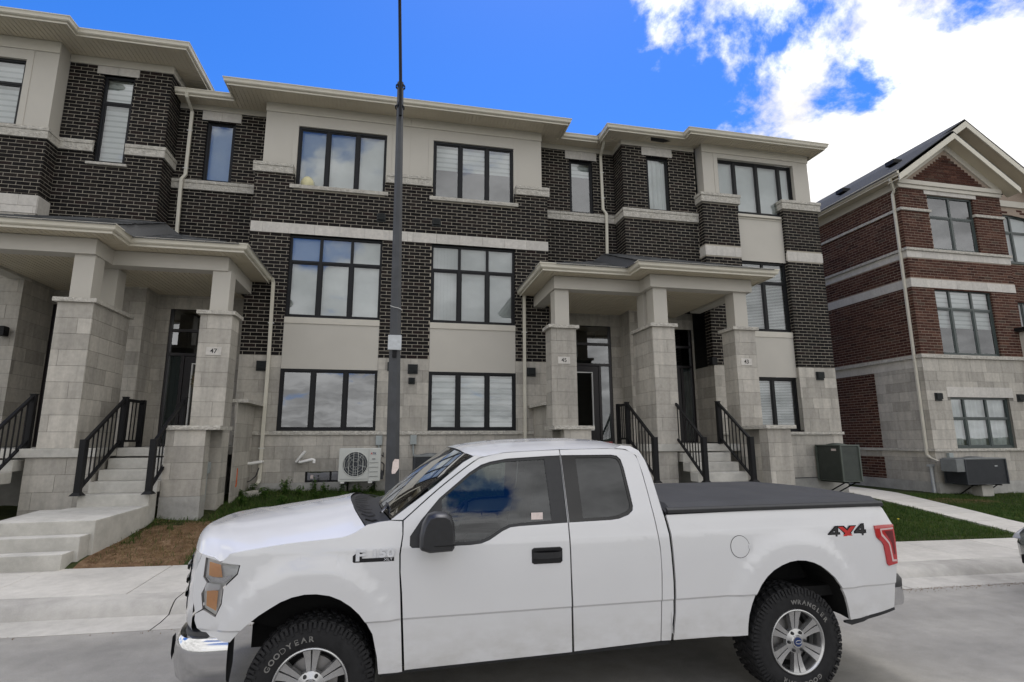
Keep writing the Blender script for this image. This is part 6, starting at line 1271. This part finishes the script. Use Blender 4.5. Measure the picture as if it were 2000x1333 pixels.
# wreath on the door of number 47
dr, wx, wy = D47; WR = thing('wreath', 'round door wreath with red flowers on the door of number 47', 'wreath', (wx+.02, wy-.03, 3.3))
def tuft(mb, c, rad, n, ln, wd, flat=False):
    for _ in range(n):
        th = rng.random()*2*math.pi; ph = rng.normal(0, .5); p = Vector(c)+Vector((rad*math.cos(th), -.03-.03*rng.random(), rad*math.sin(th))); d = Vector((math.cos(th+rng.normal(0, .9)), -.35*rng.random(), math.sin(th+rng.normal(0, .9)))).normalized(); s = d.cross(Vector((0, 1, 0.1))).normalized()*wd
        q = p+d*ln*(.6+.7*rng.random()); mb.add([p-s, p+s, q+s*.3, q-s*.3], [(0, 1, 2, 3)])
grass_mat('wreath_leaf', [(0, (.05, .055, .03)), (.5, (.17, .14, .09)), (1, (.28, .24, .17))]); plain('wreath_red', (.30, .03, .03), .6, .3)
c = (wx+.02, wy-.01, 3.42); b = MB(); tuft(b, c, .17, 420, .11, .012); tuft(b, c, .12, 200, .07, .012); tag(b.build('leaves', 'wreath_leaf', WR, fix=False), kind='stuff')
for k in range(9):
    th = k*.7+.2; p = (c[0]+.17*math.cos(th), c[1]-.07, c[2]+.17*math.sin(th)); b = MB()
    for j in range(7): a = j*.9; b.add([p, (p[0]+.04*math.cos(a), p[1]-.02, p[2]+.04*math.sin(a)), (p[0]+.045*math.cos(a+.5), p[1]-.035, p[2]+.045*math.sin(a+.5)), (p[0]+.03*math.cos(a+.9), p[1]-.01, p[2]+.03*math.sin(a+.9))], [(0, 1, 2, 3)])
    b.build('flower', 'wreath_red', WR, fix=False)
b = MB(); b.add([(c[0]-.03, c[1]-.04, c[2]-.18), (c[0]+.02, c[1]-.04, c[2]-.18), (c[0]-.02, c[1]-.03, c[2]-.62), (c[0]-.06, c[1]-.03, c[2]-.60)], [(0, 1, 2, 3)]); b.add([(c[0]+.03, c[1]-.04, c[2]-.18), (c[0]+.07, c[1]-.04, c[2]-.18), (c[0]+.08, c[1]-.03, c[2]-.55), (c[0]+.04, c[1]-.03, c[2]-.57)], [(0, 1, 2, 3)]); b.build('ribbon', 'blind_white', WR, fix=False)
# things standing on the window ledges
b = MB(); b.lathe([(.0, .0), (.16, .0), (.19, .08), (.17, .20), (.10, .30), (.0, .33)], (-2.42, YU+.16, 8.34), (0, 0, 1), 18); plain('lamp_cream', (.66, .62, .38), .6, .3); solo('table_lamp', b, 'lamp_cream', 'cream rounded lampshade behind the top left window of number 47', 'lamp shade', smooth=60)

# ---------------------------------------------------------------- the car parked behind the truck
CR = thing('parked_car', 'dark grey green car at the right edge of the picture, only its nose showing', 'car', (10.4, 5.4, 0))
CX = 1.30
paint('car_green', (.035, .048, .046), .25)
prof = [(6.86, .32, .30), (6.84, .55, .52), (6.90, .70, .62), (7.02, .78, .74), (7.45, .86, .84), (8.05, .88, .93)]
rows = []
for x, hw, zt in [(6.86, .50, .62), (6.93, .62, .70), (7.05, .74, .78), (7.3, .82, .86), (7.7, .86, .93), (8.1, .88, .98), (8.8, .89, 1.0), (10.2, .89, 1.0), (11.0, .87, 1.0), (11.25, .80, .95), (11.32, .7, .85)]:
    zb = .22 if x < 11.2 else .3; sec = [(-hw*.9, zb), (-hw*.99, .42), (-hw, .60), (-hw*.99, zt-.16), (-hw*.93, zt-.05), (-hw*.7, zt), (0, zt+.03), (hw*.7, zt), (hw*.93, zt-.05), (hw*.99, zt-.16), (hw, .60), (hw*.99, .42), (hw*.9, zb)]; rows.append([(x+CX, 5.4+a, z) for a, z in sec])
b = MB(); b.grid(rows); b.add(rows[0], [tuple(range(13))]); b.add(rows[-1], [tuple(range(13))]); b.build('body', 'car_green', CR, smooth=45)
rows = []
for x, hw, z in [(8.05, .78, 1.0), (8.45, .70, 1.28), (8.75, .64, 1.43), (9.3, .63, 1.47), (10.0, .64, 1.45), (10.6, .70, 1.25), (10.95, .76, 1.02)]: rows.append([(x+CX, 5.4-hw-.08*(1.5-z), max(.98, z-.10)), (x+CX, 5.4-hw*.9, z-.02), (x+CX, 5.4, z), (x+CX, 5.4+hw*.9, z-.02), (x+CX, 5.4+hw+.08*(1.5-z), max(.98, z-.10))])
b = MB(); b.grid(rows[2:5]); b.build('roof', 'car_green', CR, smooth=60); b = MB(); b.grid(rows[:3]); b.grid(rows[4:]); b.build('windshield', 'glass_tint', CR, smooth=60)
for s in (-1, 1): b = MB(); b.add([(8.1+CX, 5.4+s*.86, 1.0), (8.75+CX, 5.4+s*.66, 1.40), (10.0+CX, 5.4+s*.66, 1.42), (10.95+CX, 5.4+s*.80, 1.02)], [(0, 1, 2, 3)]); b.build('side_window', 'glass_tint', CR, fix=False); b = MB(); b.prism([(x_+CX, z_) for x_, z_ in ((6.985, .66), (7.05, .715), (7.32, .83), (7.36, .77), (7.10, .63))], 'y', 5.4+s*.60, 5.4+s*.76); b.build('headlight', 'lamp_silver', CR, bevel=.02); b = MB(); b.box(6.88+CX, 6.96+CX, 5.4+s*.40, 5.4+s*.60, .36, .48); b.build('fog_light', 'liner', CR, bevel=.02)
b = MB(); b.box(6.838+CX, 6.88+CX, 4.98, 5.82, .50, .60); b.box(6.842+CX, 6.90+CX, 5.0, 5.8, .28, .40); b.build('grille', 'truck_black', CR, bevel=.02)
for cx in (7.75+CX, 10.4+CX):
    for s in (-1, 1):
        b = MB(); b.lathe([(.20, -.2), (.30, -.2), (.325, -.17), (.325, -.03), (.31, .0), (.22, .005), (.2, -.01)], (cx, 5.4+s*.86, .325), (0, s, 0), 36); ty = b.build('tyre', 'tyre', CR, smooth=40); b = MB(); b.lathe([(0, -.02), (.06, -.015), (.19, -.03), (.21, .0)], (cx, 5.4+s*.86, .325), (0, s, 0), 24); b.build('rim', 'alloy', ty, smooth=40)

# ---------------------------------------------------------------- grass, weeds, straw
def blades(name, mat, n, area, hgt, wid, label, cat, keep=None, lean=.5, cl=None):
    x0, x1, y0, y1 = area; V = []; Fc = []; k = 0
    X1 = rng.uniform(x0, x1, n); Y1 = rng.uniform(y0, y1, n); A = rng.uniform(0, 2*math.pi, n); Hh = hgt*(.5+rng.random(n)); Lx = rng.normal(0, lean, n); Ly = rng.normal(0, lean, n)
    for x, y, a, h, lx, ly in zip(X1, Y1, A, Hh, Lx, Ly):
        if keep and not keep(x, y): continue
        z = lawn_z(x, y)-.004; dx, dy = wid*math.cos(a), wid*math.sin(a); mx_, my = x+lx*h*.35, y+ly*h*.35; tx, ty = x+lx*h, y+ly*h
        V += [(x-dx, y-dy, z), (x+dx, y+dy, z), (mx_+dx*.8, my+dy*.8, z+h*.6), (mx_-dx*.8, my-dy*.8, z+h*.6), (tx, ty, z+h*(1-.25*min(1, lx*lx+ly*ly)))]; Fc += [(k, k+1, k+2, k+3), (k+3, k+2, k+4)]; k += 5
    me = bpy.data.meshes.new(name); me.from_pydata(V, [], Fc); me.materials.append(MATS[mat]); o = bpy.data.objects.new(name, me); COL.objects.link(o); return tag(o, label, cat, kind='stuff')
def onpath(x, y):
    if not (11.5 < x < 14.5): return False
    ys_ = [p[1] for p in path_l][::-1]; return np.interp(y, ys_, [p[0] for p in path_l][::-1])-.03 < x < np.interp(y, [p[1] for p in path_r][::-1], [p[0] for p in path_r][::-1])+.03
def keepL(x, y):
    if -6.3 < x < -3.98 and y > 8.5: return False
    if -4.05 < x < -3.2 and y > 10.75: return False
    a = bare(x, y)[0]; pat = math.sin(x*3.1+1)*math.sin(y*2.7)+.5*math.sin(x*7+y*5)
    return rng.random() < (1.0 if a < .08 else (.75 if pat > .75 else .05))
blades('grass', 'grass', 52000, (-4.0, 3.4, 8.62, 13.36), .075, .0035, 'green grass on the front lawn behind the truck hood', 'grass', keepL)
def keepR(x, y):
    if onpath(x, y): return False
    if x < 8.3 and y > 9.9: return False
    if bare(x, y)[1] > .1 and rng.random() < .75: return False
    return True
blades('grass', 'grass', 90000, (7.2, 15.4, 8.63, 13.0), .065, .0035, 'mown green lawn at the right between truck and path', 'grass', keepR)
blades('grass', 'grass', 26000, (13.2, 21, 8.63, 13.1), .065, .004, 'green lawn in front of the red brick house', 'grass', lambda x, y: keepR(x, y) and x > 15.4)
blades('dry_grass', 'straw', 9000, (-4.05, -2.2, 8.62, 11.2), .03, .003, 'dry brown straw over the bare soil beside the front walk', 'dry grass', lambda x, y: keepL(x, y) or bare(x, y)[0] > .05, 1.6)
blades('dry_grass', 'straw', 6000, (13.6, 15.7, 11.4, 12.4), .035, .003, 'dry brown patch in the lawn of the red brick house', 'dry grass', lambda x, y: bare(x, y)[1] > .05, 1.4)
def weed(x, y, h, label, n=70):
    b = MB(); z = lawn_z(x, y)
    for s in range(7):
        a = rng.random()*2*math.pi; t = Vector((x+math.cos(a)*h*.45*rng.random(), y+math.sin(a)*h*.35*rng.random(), z+h*(.5+.5*rng.random()))); r_ = Vector((x+math.cos(a)*.03, y+math.sin(a)*.03, z-.01)); b.tube([r_, (r_+t)/2+Vector((0, 0, .03)), t], .004, 4, m=0)
        for k in range(n//7):
            f = .25+.75*rng.random(); p = r_+(t-r_)*f; th = rng.random()*2*math.pi; d = Vector((math.cos(th), math.sin(th), .25*rng.normal())).normalized(); L_ = .035+.045*rng.random(); sd_ = d.cross(Vector((0, 0, 1))).normalized()*L_*.3
            b.add([p, p+d*L_*.5+sd_, p+d*L_+Vector((0, 0, -.01)), p+d*L_*.5-sd_], [(0, 1, 2, 3)])
    o = b.build('weed_plant', 'weed', fix=False); return tag(o, label, 'weed', 'leafy weeds along the wall of number 47')
for k, (x, y, h) in enumerate([(-3.05, 13.15, .22), (-2.42, 13.15, .42), (-2.3, 12.9, .34), (-1.75, 13.2, .36), (-1.5, 13.05, .3), (-1.15, 13.1, .36), (-.8, 13.0, .3), (-.5, 13.15, .25), (-2.0, 12.7, .26), (-2.65, 12.5, .24), (-1.6, 12.5, .22), (-1.0, 12.4, .24), (-2.9, 11.9, .2), (-2.2, 11.9, .2), (-3.15, 12.7, .2)]): weed(x, y, h, 'small leafy green weed growing at the foot of the wall of number 47', 150)
plain('petal', (.75, .60, .04), .5, .3)
for x, y in ((8.9, 10.1), (9.4, 10.6), (10.2, 9.7)):
    b = MB(); z = lawn_z(x, y)+.09; b.lathe([(0, .012), (.016, .008), (.022, .0)], (x, y, z), (0, 0, 1), 9); b.tube([(x, y, z), (x+.01, y, z-.1)], .003, 4); tag(b.build('dandelion', 'petal'), 'yellow dandelion flower in the lawn right of the truck', 'flower', 'dandelions in the lawn')
